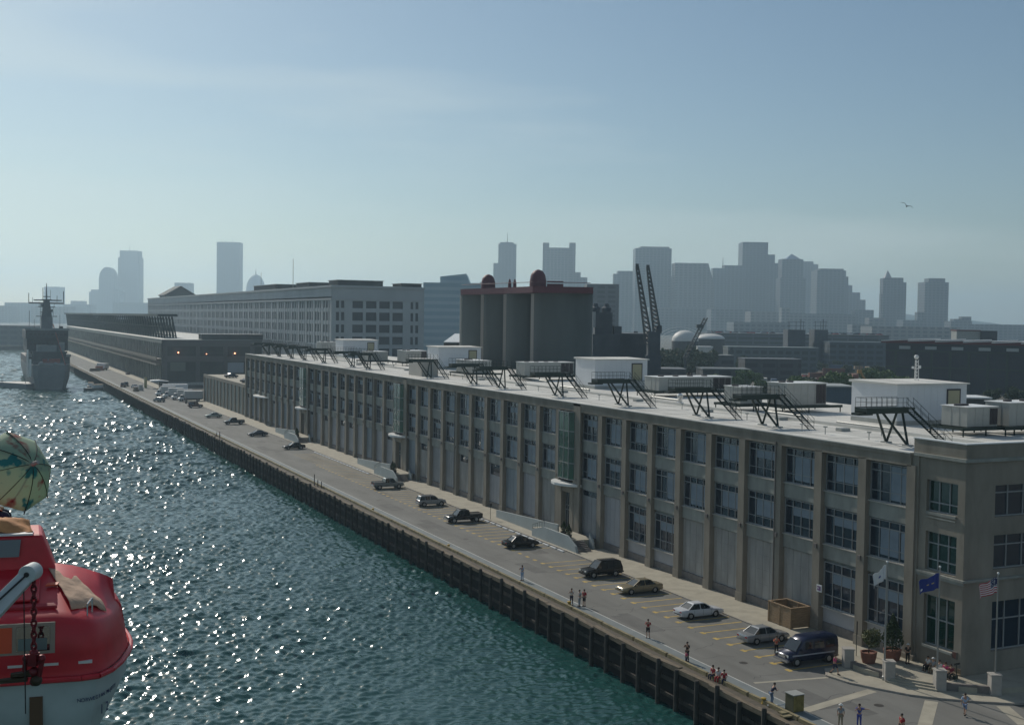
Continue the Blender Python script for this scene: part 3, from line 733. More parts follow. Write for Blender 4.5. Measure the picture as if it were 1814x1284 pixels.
# ---------------------------------------------------------------- forecourt: plaza, piers, flags, planters
tz = .56
pts = [(68.9, 79.3), (68.75, 77.2), (69.5, 74.9), (70.4, 73.2), (71.6, 71.4), (73.1, 69.9), (74.8, 68.8), (84, 66.8), (84, 72.25), (74.7, 72.25), (74.7, 79.3)]
apron = [(69.9, 79.6), (66.9, 79.6), (65.7, 78.0), (66.1, 75.8), (67.25, 73.6), (68.5, 71.4), (69.95, 69.9), (71.9, 68.3), (74.5, 66.6), (84, 63.8), (84, 72.25), (74.7, 72.25), (74.7, 79.6)]
struct(MB().prism(apron, -.02, .14).build('plaza_pavement', walkm))
kk = MB()
for i in range(1, 9):
    a, b = Vector((*apron[i], 0)), Vector((*apron[i + 1], 0)); d = (b - a).normalized(); n = Vector((d.y, -d.x, 0)) * .14
    if n.x > 0: n = -n
    kk.prism([(a.x, a.y), (b.x, b.y), (b.x + n.x, b.y + n.y), (a.x + n.x, a.y + n.y)], -.01, .155)
struct(kk.build('plaza_kerb', kerbm))
tr = thing('raised_terrace', 'raised paved terrace with three broad steps at the terminal corner', 'terrace', (0, 0, 0))
MB().prism(pts, .14, tz).build('paving', walkm, tr)
s = MB()
P1, P2, P3, P0 = (69.5, 74.9), (71.6, 71.4), (74.85, 68.8), (68.9, 79.2)
d = Vector((P2[0] - P1[0], P2[1] - P1[1], 0)).normalized(); n = Vector((d.y, -d.x, 0)); n = n if n.x < 0 else -n
for k in range(2):
    o_ = .36 * (k + 1); z = tz - .14 * (k + 1)
    s.prism([(P1[0] + n.x * o_, P1[1] + n.y * o_), (P2[0] + n.x * o_, P2[1] + n.y * o_), (P2[0], P2[1]), (P1[0], P1[1])], .141, z)
s.build('steps', walkm, tr)
for a, b in ((P0, P1), (P2, P3)):
    lw = MB()
    d_ = (Vector((*b, 0)) - Vector((*a, 0))).normalized(); m_ = Vector((d_.y, -d_.x, 0)) * .16
    lw.prism([(a[0] - m_.x, a[1] - m_.y), (b[0] - m_.x, b[1] - m_.y), (b[0] + m_.x, b[1] + m_.y), (a[0] + m_.x, a[1] + m_.y)], .14, .74)
    lw.build('low_wall', stone_dark, tr)
def pier(x, y, lab):
    t_ = thing('stone_pier', lab, 'pier', (x, y, .14), R(-25), 'stone piers round the terrace')
    MB().box(-.42, -.42, 0, .42, .42, 1.55).build('shaft', bollardc, t_, bevel=.03); MB().box(-.47, -.47, 1.55, .47, .47, 1.66).build('cap', bollardc, t_, bevel=.02)
pier(*P0, 'stone pier beside the blue van, first of the terrace piers from the left')
pier(*P1, 'stone pier under the white flag at the left end of the steps')
pier(*P2, 'stone pier under the blue flag at the right end of the steps')
pier(*P3, 'stone pier in the building shadow under the striped flag')
def flag(px, py, zt, lab, mats, fn, w_=1.5, h=1.0, hang=.25, poleht=None):
    t_ = thing('flagpole', 'slim metal flagpole rising behind ' + lab, 'flagpole', (px, py, .14), 0, 'flagpoles at the terrace')
    MB().tube((0, 0, 0), (0, 0, zt - .14), .085, .05, n=10).build('pole', poleM, t_); MB().ball((0, 0, zt - .06), .1).build('finial', whitecap, t_, smooth=True)
    MB().lathe((0, 0, 0), [(.2, 0), (.18, .3), (.1, .35)], 10).build('base_collar', poleM, t_)
def cloth(name, lab, loc, w_, h, mats, cell, droop, ang):
    nx, nz = 26, 26; mb = MB(); V = []
    for i in range(nx + 1):
        u = i / nx
        for j in range(nz + 1):
            v = j / nz
            s_ = .1 * math.sin(u * 9 + v * 2) * u ** .5
            x = -u * w_ * .92; yv = s_ + .05 * math.sin(u * 17)
            z = -v * h * (1 - .18 * u) - droop * u ** 1.3 + .04 * math.sin(u * 8 + 1)
            V.append((x * math.cos(ang) - yv * math.sin(ang), x * math.sin(ang) + yv * math.cos(ang), z))
    F_ = []; MI = []
    for i in range(nx):
        for j in range(nz):
            a = i * (nz + 1) + j; F_.append((a, a + nz + 1, a + nz + 2, a + 1)); MI.append(cell((i + .5) / nx, (j + .5) / nz))
    mb.v = V; mb.f = [list(f) for f in F_]; mb.m = MI
    o = mb.build(name, mats, None, smooth=False)
    for p_ in o.data.polygons: p_.use_smooth = True
    so = o.modifiers.new('thickness', 'SOLIDIFY'); so.thickness = .01
    o.location = loc; return tag(o, lab, 'flag', 'flags at the terrace')
fw_ = mat('flag_white', (.72, .72, .70), .8); fb_ = mat('flag_blue', (.02, .04, .22), .8); fr_ = mat('flag_red', (.45, .03, .05), .8); fn_ = mat('flag_navy', (.02, .025, .10), .8)
fgold = mat('flag_gold', (.5, .4, .15), .8)
flag(69.2, 75.1, 9.9, 'the steps on the left', None, None)
flag(71.5, 71.6, 10.0, 'the seated group', None, None)
flag(75.0, 68.9, 9.75, 'the right-hand low wall', None, None)
cloth('flag', 'white flag with a small faint emblem, leftmost on its pole', (69.1, 75.1, 9.7), 1.75, 1.15, [fw_, fb_], lambda u, v: 1 if (abs(u - .5) < .07 and abs(v - .5) < .09) else 0, .8, R(8))
cloth('flag', 'blue flag with a small white emblem on the middle pole', (71.42, 71.6, 9.55), 2.2, 1.25, [fb_, fw_, fgold], lambda u, v: 1 if (u - .85) ** 2 + (v - .8) ** 2 < .008 else (2 if abs(v - .5) < .04 and .25 < u < .7 and int(u * 60) % 2 else 0), .55, R(-3))
def us(u, v):
    if u < .4 and v < 7 / 13:
        a, b = u / .4 * 6, v / (7 / 13) * 5
        return 1 if ((a % 1 - .5) ** 2 + (b % 1 - .5) ** 2) < .05 else 2
    return 0 if int(v * 13) % 2 == 0 else 1
cloth('flag', 'red and white striped flag with starred dark blue corner', (74.9, 68.9, 9.5), 2.3, 1.25, [fr_, fw_, fn_], us, .5, R(4))

def leaf_blob(mb, c, rx, ry, rz, n, s, shell=.5, shape=None):
    for _ in range(n):
        while True:
            v = Vector((random.uniform(-1, 1), random.uniform(-1, 1), random.uniform(-1, 1)))
            if shell < v.length <= 1: break
        if shape: k = shape(v.z); v.x *= k; v.y *= k
        p_ = Vector(c) + Vector((v.x * rx, v.y * ry, v.z * rz))
        a = Vector((random.gauss(0, 1), random.gauss(0, 1), random.gauss(0, 1))).normalized(); b = a.orthogonal().normalized(); q = a.cross(b)
        ss = s * random.uniform(.6, 1.4)
        mb.add([p_ - b * ss - q * ss * .5, p_ + b * ss - q * ss * .5, p_ + b * ss * .6 + q * ss * .6, p_ - b * ss * .4 + q * ss * .7], [(0, 1, 2, 3)])
def shrub(x, y, z, potr, poth, h, conical, lab, dark=False):
    t_ = thing('potted_shrub', lab, 'potted plant', (x, y, z))
    MB().lathe((0, 0, 0), [(potr * .75, 0), (potr * .95, poth * .5), (potr, poth * .9), (potr * 1.06, poth), (potr * .9, poth), (potr * .9, poth * .85)], 18).build('pot', terracotta if not dark else black, t_, smooth=True)
    MB().tube((0, 0, poth * .6), (0, 0, poth + h * .7), .06, .02).build('stem', bark, t_)
    f = MB()
    if conical: leaf_blob(f, (0, 0, poth + h * .5), h * .3, h * .3, h * .52, 2600 if h > 1.5 else 500, .075, .1, lambda z_: max(.08, .62 - .55 * z_) * 1.3)
    else:
        for _ in range(9):
            a = random.uniform(0, 6.3); q = random.uniform(.15, .5) * h * .6
            leaf_blob(f, (q * math.cos(a), q * math.sin(a), poth + h * random.uniform(.35, .8)), h * .28, h * .28, h * .25, 240, .07, .05)
    f.build('foliage', [leafd if conical else mat('foliage_olive', (.10, .11, .04), .7, noise=.5, nscale=2)], t_)
shrub(70.45, 78.4, tz, .68, .95, 2.1, False, 'loose olive-green shrub in a round terracotta pot beside the van')
shrub(72.9, 78.2, tz, .75, .95, 3.1, True, 'tall conical evergreen in a terracotta pot behind the left flagpole')
for yb, nm in ((131, 'nearest'), (199.5, 'middle'), (268.5, 'farthest')):
    for k, (dx, dy) in enumerate(((.9, 4.4), (1.3, 6.6))):
        shrub(70.3 + dx, yb + dy, 1.2, .42, .6, 1.4, True, ('front' if k == 0 else 'rear') + ' small cone shrub on the ' + nm + ' entrance terrace', True)
# crate enclosure
t_ = thing('timber_enclosure', 'open-topped wooden plank bin enclosure standing against the terminal wall', 'enclosure', (72.2, 91.2, .13))
for nm, a, b in (('side_panel', (0, 0), (0, 3.4)), ('side_panel', (2.2, 0), (2.2, 3.4)), ('side_panel', (0, 0), (2.2, 0)), ('side_panel', (0, 3.4), (2.2, 3.4))):
    m_ = MB(); lx, ly = b[0] - a[0], b[1] - a[1]
    for k in range(8):
        z = .08 + k * .23
        if lx == 0: m_.box(a[0] - .03, a[1] + .08, z, a[0] + .03, b[1] - .08, z + .215)
        else: m_.box(a[0] + .08, a[1] - .03, z, b[0] - .08, a[1] + .03, z + .215)
    m_.build(nm, woodcrate, t_)
m_ = MB()
for x, y in ((0, 0), (2.2, 0), (0, 3.4), (2.2, 3.4), (0, 1.7), (2.2, 1.7)): m_.box(x - .08, y - .08, 0, x + .08, y + .08, 1.95)
m_.box(-.09, -.09, 1.95, .09, 3.49, 2.05).box(2.11, -.09, 1.95, 2.29, 3.49, 2.05).box(.09, -.09, 1.95, 2.11, .09, 2.05).box(.09, 3.31, 1.95, 2.11, 3.49, 2.05)
m_.build('post_frame', woodcrate, t_)
# posts, stops, boxes
def sign(x, y, z, h, lab, plate=(.3, .4), m_=None, grp=None):
    t_ = thing('sign_post', lab, 'sign', (x, y, z), 0, grp)
    MB().tube((0, 0, 0), (0, 0, h), .035).build('post', darkmetal, t_); MB().box(-plate[0] / 2, -.03, h - plate[1], plate[0] / 2, -.001 - .035, h).build('sign_plate', m_ or black, t_)
sign(73.5, 71.5, tz, 1.5, 'dark sign post standing on the terrace in front of the corner wall', (.6, .15))
sign(71.9, 81.6, .13, 3.1, 'tall dark sign post on the pavement behind the blue van', (.12, 1.2))
sign(70.3, 158.5, .13, 2.3, 'small sign post on the pavement beyond the black pickup', (.35, .45))
t_ = thing('wall_sign', 'small white square sign with a dark symbol on a pilaster by the bin enclosure', 'sign', (74.5, 89.9, 4.2))
MB().box(-.06, -.35, -.35, .03, .35, .35).build('sign_plate', whiteobj, t_); MB().box(-.08, -.25, -.22, -.06, -.05, .22).box(-.08, .02, -.22, -.06, .22, -.02).box(-.08, .02, .06, -.06, .22, .22).build('symbol', mat('sign_purple', (.12, .03, .15), .6), t_)
t_ = thing('wall_plaque', 'dark square plaque on the corner wall above the terrace', 'plaque', (74.7, 72.9, 2.2)); MB().box(-.06, -.25, -.3, .04, .25, .3).build('plate', stone_dark, t_); MB().box(-.075, -.2, -.25, -.06, .2, .25).build('face', mat('plaque_face', (.12, .05, .04), .5), t_)
ws = MB().box(-.12, -.8, 0, .12, .8, .16).build('wheel_stop', whitepaint, bevel=.03)
k = 0
for a, b in ((134, 160), (214, 252)):
    y = a
    while y < b:
        o = ws if k == 0 else clone(ws, (69.35, y, .005))
        o.location = (69.35, y, .005); tag(o, 'low white concrete wheel stop lying along the kerb', 'wheel stop', 'wheel stops along the kerb'); y += 2.15; k += 1
t_ = thing('yellow_bin', 'yellow-sided utility box on the quay beside the standing man', 'utility box', (57.62, 72.1, 0))
MB().box(-.5, -.5, 0, .5, .5, 1.3).build('body', mat('box_olive', (.10, .095, .05), .7), t_, bevel=.03); MB().box(-.48, -.53, .05, .48, -.5, 1.25).build('front_panel', mat('box_mustard', (.22, .17, .05), .8, noise=.3, nscale=3), t_); MB().box(-.55, -.56, 1.3, .55, .55, 1.35).build('lid', acgrey, t_)
yb_ = MB().lathe((0, 0, 0), [(.2, 0), (.16, .08), (.13, .3), (.2, .36), (.2, .45), (.05, .5)], 12).build('mooring_bollard', mat('bollard_yellow', (.45, .28, .03), .6, noise=.2, nscale=4), smooth=True)
bl = [(56.9, 107.9, 'yellow mooring bollard at the feet of the pair in red and grey'), (56.4, 74.3, 'yellow mooring bollard left of the utility box'), (56.7, 141, 'yellow mooring bollard level with the black sedan'), (56.7, 172, 'yellow mooring bollard level with the silver wagon')]
for i, (x, y, lab) in enumerate(bl):
    o = yb_ if i == 0 else clone(yb_, (x, y, .0)); o.location = (x, y, 0); tag(o, lab, 'bollard', 'yellow mooring bollards')
tb_ = MB()
for k, (dx, dy, dz) in enumerate(((0, 0, 0), (.15, .5, .1))): tb_.box(dx - .4, dy - .3, dz, dx + .4, dy + .2, dz + .12)
o = tb_.build('plank_offcut', timber_y); o.location = (55.9, 70.9, .1); tag(o, 'short plank offcut lying on the wharf edge near the bottom', 'plank')
o = MB().tube((-.1, 0, .1), (.9, -.9, .3), .05).build('mooring_line', whiteobj); o.location = (56.3, 73.6, 0); tag(o, 'short pale rope length across the timber edge', 'rope')
for i, (y, h, lab) in enumerate(((201.7, 2.0, 'tallest'), (200.2, 1.2, 'middle'), (198.6, 1.1, 'nearest'))):
    o = MB().tube((0, 0, 0), (0, 0, h), .09, .07).build('mooring_post', piledark); o.location = (55.7 + i * .2, y, 0); tag(o, lab + ' of three dark posts on the quay edge opposite the silver pickup', 'post', 'dark posts on the quay edge')

# ---------------------------------------------------------------- vehicles
def paint(name, c, metal=.0, rough=.25):
    return mat(name, c, rough, metal=metal, spec=.7)
def wheels(t_, xs_, hw, r_=.33, wd=.22):
    for x in xs_:
        for s in (-1, 1):
            m_ = MB(); m_.tube((x, s * (hw - wd), r_), (x, s * (hw + .015), r_), r_, n=16)
            w = m_.build('wheel', rubber, t_)
            q = MB().tube((x, s * (hw + .012), r_), (x, s * (hw + .03), r_), r_ * .6, r_ * .55, n=12); q.build('rim', rim, w)
            a = MB().tube((x, s * (hw - .3), r_ + .03), (x, s * (hw + .004), r_ + .03), r_ * 1.17, n=16); a.build('arch', black, w)
def body_loft(mb, st):
    rings = []
    for x, w_, zb, zs in st:
        hz = zs - zb
        rings.append([(x, -w_ * .9, zb), (x, -w_, zb + hz * .25), (x, -w_, zb + hz * .72), (x, -w_ * .93, zs - .02), (x, -w_ * .6, zs + .02), (x, w_ * .6, zs + .02), (x, w_ * .93, zs - .02), (x, w_, zb + hz * .72), (x, w_, zb + hz * .25), (x, w_ * .9, zb)])
    return mb.loft(rings)
def cabin(t_, p, x0, x1, x2, x3, w0, w1, z0, z1, posts=1, body=None, mid=None):
    """x0..x3: rear base, rear top, front top, front base"""
    g_ = MB().hexa([(x0, -w0, z0), (x3, -w0, z0), (x3, w0, z0), (x0, w0, z0), (x1, -w1, z1), (x2, -w1, z1), (x2, w1, z1), (x1, w1, z1)])
    g_.build('window_glass', carglass, t_)
    f = MB().hexa([(x1 - .06, -w1 - .02, z1 - .03), (x2 + .06, -w1 - .02, z1 - .03), (x2 + .06, w1 + .02, z1 - .03), (x1 - .06, w1 + .02, z1 - .03), (x1 + .1, -w1 * .8, z1 + .05), (x2 - .15, -w1 * .8, z1 + .05), (x2 - .15, w1 * .8, z1 + .05), (x1 + .1, w1 * .8, z1 + .05)])
    for s in (-1, 1):
        f.tube((x0, s * w0, z0), (x1, s * w1, z1), .055, n=4); f.tube((x3, s * w0, z0), (x2, s * w1, z1), .045, n=4)
        for q in (mid or [(x1 + x2) / 2]): f.box(q - .05, s * (w0 + .005) - .01 if s > 0 else -w0 - .015, z0, q + .05, s * (w0 + .005) + .01 if s > 0 else -w0 + .005, z0 + .12); f.tube((q, s * w0, z0), (q, s * w1, z1), .045, n=4)
    return f.build('roof', p, t_, smooth=False)
def lights(t_, xf, xr, w_, zf, zr, h=.12):
    for s in (-1, 1):
        MB().box(xf - .03, s * w_ - .18, zf, xf + .04, s * w_ + .18, zf + h).build('headlight', lampglass, t_)
        MB().box(xr - .03, s * w_ - .16, zr, xr + .03, s * w_ + .16, zr + h).build('tail_light', redlens, t_)
def mirrors(t_, x, w_, z, p):
    for s in (-1, 1): MB().box(x - .1, s * w_ - .02 if s > 0 else -w_ - .18, z, x + .06, w_ + .18 if s > 0 else -w_ + .02, z + .13).build('wing_mirror', p, t_)
GR = 'vehicles parked along the kerb'
def sedan(x, y, rot, p, lab, Ls=4.8, H_=1.42, grp=GR, low=False):
    t_ = thing('parked_car', lab, 'car', (x, y, .006), rot, grp); h = Ls / 2; k = Ls / 4.8
    body_loft(MB(), [(-h, .70, .42, .80), (-h + .06, .82, .32, .90), (-h + .5, .88, .26, .95), (-1.0 * k, .90, .24, .95), (.9 * k, .90, .24, .92), (1.5 * k, .89, .24, .88), (h - .35, .86, .26, .78), (h - .06, .80, .32, .70), (h, .66, .40, .62)]).build('body', p, t_, smooth=True)
    cabin(t_, p, -1.65 * k, -.95 * k, .35 * k, 1.15 * k, .80, .60, .90, H_, mid=[-.25 * k])
    wheels(t_, (-1.38 * k, 1.42 * k), .885)
    lights(t_, h - .02, -h + .02, .58, .56, .68); mirrors(t_, .85 * k, .84, .93, p)
    for xx, nm in ((h - .06, 'bumper'), (-h + .06, 'bumper')): MB().box(xx - .06, -.8, .36, xx + .09 if xx > 0 else xx + .06, .8, .52).build(nm, p if p is not M.get('x') else p, t_)
    dl = MB()
    for s in (-1, 1):
        for q in (-1.0 * k, .0, .95 * k): dl.box(q - .008, s * .9 - .006, .34, q + .008, s * .9 + .006, .9)
    dl.build('door_seam', black, t_)
    MB().box(h - .01, -.38, .5, h + .015, .38, .62).build('grille', black, t_)
    return t_
def wagon(x, y, rot, p, lab, Ls=4.7, H_=1.75, grp=GR, trim=None):
    t_ = thing('parked_suv', lab, 'suv', (x, y, .006), rot, grp); h = Ls / 2
    body_loft(MB(), [(-h, .80, .45, 1.0), (-h + .08, .88, .38, 1.06), (-1.2, .92, .34, 1.08), (.9, .92, .34, 1.06), (1.3, .91, .34, 1.02), (h - .25, .88, .36, .95), (h - .04, .84, .42, .88), (h, .74, .5, .80)]).build('body', p, t_, smooth=True)
    cabin(t_, p, -h + .1, -h + .35, .45, 1.15, .84, .68, 1.03, H_, mid=[-.35, -1.25])
    wheels(t_, (-1.42, 1.45), .905, .37); lights(t_, h - .03, -h + .02, .62, .72, .8, .16); mirrors(t_, .9, .86, 1.06, p)
    MB().box(h - .05, -.85, .42, h + .08, .85, .6).build('bumper', trim or p, t_); MB().box(-h - .08, -.85, .45, -h + .05, .85, .62).build('bumper', trim or p, t_)
    MB().box(h - .015, -.42, .68, h + .02, .42, .84).build('grille', black, t_)
    rr = MB()
    for s in (-1, 1): rr.tube((-1.9, s * .6, H_ + .09), (.3, s * .6, H_ + .09), .025)
    rr.build('roof_rail', black, t_)
    dl = MB()
    for s in (-1, 1):
        for q in (-1.25, -.3, .75): dl.box(q - .008, s * .92 - .006, .42, q + .008, s * .92 + .006, 1.02)
    dl.build('door_seam', black, t_)
    return t_
def pickup(x, y, rot, p, lab, grp=GR):
    t_ = thing('parked_pickup', lab, 'pickup truck', (x, y, .006), rot, grp)
    body_loft(MB(), [(-2.75, .86, .55, 1.08), (-2.7, .92, .48, 1.1), (-1.0, .93, .42, 1.1), (1.2, .93, .42, 1.1), (1.6, .92, .42, 1.06), (2.4, .9, .45, 1.0), (2.62, .84, .5, .92), (2.68, .72, .55, .85)]).build('body', p, t_, smooth=True)
    cabin(t_, p, -.75, -.6, .75, 1.35, .85, .68, 1.08, 1.78, mid=[.1])
    b = MB().box(-2.66, -.78, 1.085, -.85, .78, 1.135); b.build('bed_floor', black, t_)
    r_ = MB().box(-2.74, -.93, 1.08, -.8, -.78, 1.22).box(-2.74, .78, 1.08, -.8, .93, 1.22).box(-2.75, -.78, .9, -2.66, .78, 1.22); r_.build('bed_rail', p, t_)
    wheels(t_, (-1.75, 1.72), .92, .38, .26); lights(t_, 2.64, -2.74, .66, .78, .85, .18); mirrors(t_, 1.05, .88, 1.15, p)
    MB().box(2.6, -.88, .48, 2.78, .88, .66).build('bumper', chrome, t_); MB().box(-2.88, -.85, .5, -2.74, .85, .66).build('bumper', chrome, t_)
    MB().box(2.66, -.45, .76, 2.7, .45, .94).build('grille', black, t_)
    return t_
def box_truck(x, y, rot, lab, L_=7.0, boxm=None, grp='box trucks parked side by side'):
    t_ = thing('box_truck', lab, 'truck', (x, y, .006), rot, grp)
    h = L_ / 2; cabm = whiteobj
    MB().box(-h, -1.2, 1.0, h - 2.0, 1.2, 3.5).build('cargo_box', boxm or mat('truck_box_grey', (.42, .44, .44), .5, noise=.06, nscale=.8), t_, bevel=.04)
    body_loft(MB(), [(h - 1.85, 1.0, .5, 1.45), (h - .9, 1.02, .5, 1.42), (h - .2, .98, .5, 1.25), (h, .85, .55, 1.1)]).build('cab', cabm, t_, smooth=True)
    cabin(t_, cabm, h - 1.85, h - 1.8, h - 1.0, h - .55, .96, .82, 1.42, 2.25, mid=[h - 1.4])
    MB().box(-h + .1, -.45, .55, h - 1.9, .45, 1.0).build('chassis', black, t_)
    wheels(t_, (-h + 1.6, h - 1.0), 1.0, .45, .3); lights(t_, h - .02, -h - .02, .7, .8, .8, .2)
    MB().box(h - .05, -.95, .5, h + .12, .95, .7).build('bumper', chrome, t_)
    return t_
PB = paint('paint_black', (.008, .008, .009)); PG = paint('paint_gold', (.30, .25, .16), .3); PW = paint('paint_white', (.62, .63, .65)); PS = paint('paint_silver', (.34, .35, .36), .35)
PN = paint('paint_navy', (.012, .018, .028)); PBL = paint('paint_blue_van', (.006, .012, .045), .2); PGR = paint('paint_grey', (.22, .24, .24), .3); PLG = paint('paint_light_green', (.33, .37, .33), .2)
PM = paint('paint_maroon', (.06, .02, .02))
wagon(67.0, 119.2, R(180), PB, 'black sport utility vehicle nose to the water, windscreen glinting', 4.9, 1.8)
sedan(66.9, 110.5, R(180), PG, 'gold sedan with the brightest sun glint on its windscreen', 5.1)
sedan(67.0, 99.2, 0, PW, 'white sedan parked between the gold sedan and the silver one', 5.0)
sedan(67.4, 89.1, R(2), PS, 'silver sedan parked beside the blue van', 4.9)
sedan(65.7, 138.4, 0, PB, 'black sedan parked in front of the nearest white entrance ramp', 4.7)
pickup(66.0, 158.6, R(180), PB, 'black pickup truck with open bed facing the water')
wagon(66.9, 174.1, 0, PS, 'silver wagon between the black pickup and the silver pickup', 4.5, 1.62)
pickup(66.7, 194.4, 0, PGR, 'grey-silver pickup truck in front of the second entrance ramp')
sedan(66.8, 259.0, R(180), PB, 'black car just beyond the second ramp, nearer of two dark cars', 4.9)
sedan(65.6, 289.6, R(180), PN, 'dark sedan, farther of the two dark cars on the middle of the quay', 4.8)
pickup(66.7, 323, R(180), PN, 'dark pickup parked level with the far end of the terminal')
sedan(65.5, 345.8, R(180), PLG, 'pale green sedan beside the low annex wall', 4.8)
wagon(67.2, 385, 0, PM, 'dark brown wagon parked by the low annex', 4.6, 1.7)
wagon(60.1, 412.8, R(120), PGR, 'grey car out on the open quay in front of the white trucks', 4.3, 1.6)
# van
t_ = thing('parked_van', 'tall dark blue conversion van with chrome bumper beside the terrace', 'van', (66.8, 82.2, .006), R(180), GR)
rings = []
for x, w_, zb, zt, tw in ((-2.8, .92, .5, 2.1, .8), (-2.7, .98, .45, 2.3, .84), (-1.8, 1.0, .42, 2.38, .84), (.6, 1.0, .42, 2.36, .84), (1.05, 1.0, .42, 2.12, .82), (1.75, .99, .42, 1.22, .88), (2.45, .96, .45, 1.08, .84), (2.6, .88, .5, .98, .74)):
    rings.append([(x, -w_ * .92, zb), (x, -w_, zb + .25), (x, -w_, zb + (zt - zb) * .55), (x, -tw - .04, zt - .16), (x, -tw * .82, zt), (x, tw * .82, zt), (x, tw + .04, zt - .16), (x, w_, zb + (zt - zb) * .55), (x, w_, zb + .25), (x, w_ * .92, zb)])
MB().loft(rings).build('body', PBL, t_, smooth=True)
MB().hexa([(1.08, -.76, 2.08), (1.73, -.84, 1.27), (1.73, .84, 1.27), (1.08, .76, 2.08), (1.13, -.76, 2.12), (1.79, -.84, 1.29), (1.79, .84, 1.29), (1.13, .76, 2.12)]).build('windscreen', carglass, t_)
for s in (-1, 1):
    for a, b in ((-2.4, -1.35), (-1.2, -.15), (0, .85)):
        MB().hexa([(a, s * .955, 1.42), (b, s * .955, 1.42), (b, s * 1.012, 1.42), (a, s * 1.012, 1.42), (a + .05, s * .87, 2.02), (b - .05, s * .87, 2.02), (b - .05, s * .925, 2.02), (a + .05, s * .925, 2.02)]).build('side_window', carglass, t_)
    MB().box(-2.3, s * 1.003 - .01, .9, 2.2, s * 1.003 + .01, 1.02).build('side_stripe', mat('van_stripe', (.35, .36, .4), .4), t_)
wheels(t_, (-1.75, 1.7), .98, .38, .26); lights(t_, 2.56, -2.8, .66, .82, 1.1, .18); mirrors(t_, 1.35, 1.0, 1.35, PBL)
MB().box(2.5, -.95, .42, 2.75, .95, .62).build('bumper', chrome, t_); MB().box(2.575, -.5, .72, 2.625, .5, .95).build('grille', chrome, t_); MB().box(-2.92, -.9, .45, -2.78, .9, .6).build('bumper', chrome, t_)
for i, (x, y, lab) in enumerate(((70.5, 413.5, 'nearest pale box truck of the row by the annex'), (69.0, 421.5, 'second box truck of the row by the annex'), (67.5, 431, 'third box truck of the row by the annex'), (66.5, 442, 'farthest box truck of the row by the annex'))):
    box_truck(x, y, R(180), lab, 8.2 if i == 0 else 7.2)
box_truck(71, 455, R(180), 'long white-roofed trailer truck behind the row of box trucks', 11, whitepaint, 'box trucks parked side by side')
sedan(80, 392, R(30), PN, 'dark car parked on the low annex roof deck', grp='cars on the annex roof').location.z = 9.08
sedan(79, 362, R(10), PB, 'black car on the annex roof nearest the terminal', grp='cars on the annex roof').location.z = 9.08
sedan(62.2, 493, R(100), PW, 'small white car on the quay near the far terminal corner')
wagon(58.6, 500, R(80), PM, 'dark wagon among the clutter on the far quay', grp='vehicles far down the quay')
wagon(60.5, 506, R(80), PB, 'black wagon right of the clutter on the far quay', grp='vehicles far down the quay')
box_truck(66, 655, R(120), 'white truck unloading beside the grey ship', 9, whitepaint, 'vehicles far down the quay')
sedan(72.5, 600, R(90), PM, 'reddish dark car against the far terminal wall', grp='vehicles far down the quay')
# clutter
t_ = thing('guard_booth', 'small booth with white canopy at the corner of the far terminal', 'booth', (71, 486, 0))
MB().box(0, 0, 0, 3, 3, 2.7).build('wall', dk, t_); MB().hexa([(-3.6, -.6, 2.9), (3.6, -.6, 2.9), (3.6, 4, 2.9), (-3.6, 4, 2.9), (-3.4, -.4, 3.3), (.2, -.4, 3.5), (.2, 3.8, 3.5), (-3.4, 3.8, 3.3)]).build('canopy', whiteobj, t_)
t_ = thing('yellow_gate_post', 'yellowish gate post on the far quay', 'gate post', (66.3, 492, 0)); MB().box(-.5, -.4, 0, .5, .4, 4.2).build('post', mat('post_yellow', (.3, .28, .14), .8), t_); MB().box(-.6, -.5, 4.2, .6, .5, 4.4).build('cap', concrete, t_)
for i, (x, y, w_, d_, h, mm, lab) in enumerate(((59, 470, 2, 3, 1.6, timber, 'brown crate stack at the quay edge near the far booth'), (61.5, 475, 1.8, 2.4, 2.3, acgrey, 'grey machine on the far quay beside the crates'), (58.8, 640, 5, 3, 1.4, timber, 'low timber stack beside the grey ship'), (62, 646, 4, 3, 2.2, redbrick, 'reddish container beside the grey ship'))):
    t_ = thing('cargo_stack', lab, 'cargo', (x, y, 0)); MB().box(0, 0, .12, w_, d_, h * .55).box(.2, .2, h * .55, w_ - .3, d_ - .2, h).build('load', mm, t_); MB().box(0, 0, 0, w_, .2, .12).box(0, d_ - .2, 0, w_, d_, .12).build('pallet', timber, t_)
for i, y in enumerate((404, 396)):
    o = MB().box(-.35, -.35, 0, .35, .35, 1.0).lathe((0, 0, 1.0), [(.3, 0), (.36, .6), (.2, .9)], 8).build('concrete_block', stone_dark); o.location = (67.5 + i * 2.2, y, 0)
    tag(o, ('left' if i == 0 else 'right') + ' dark stub standing in front of the box trucks', 'bollard', 'dark stubs before the trucks')
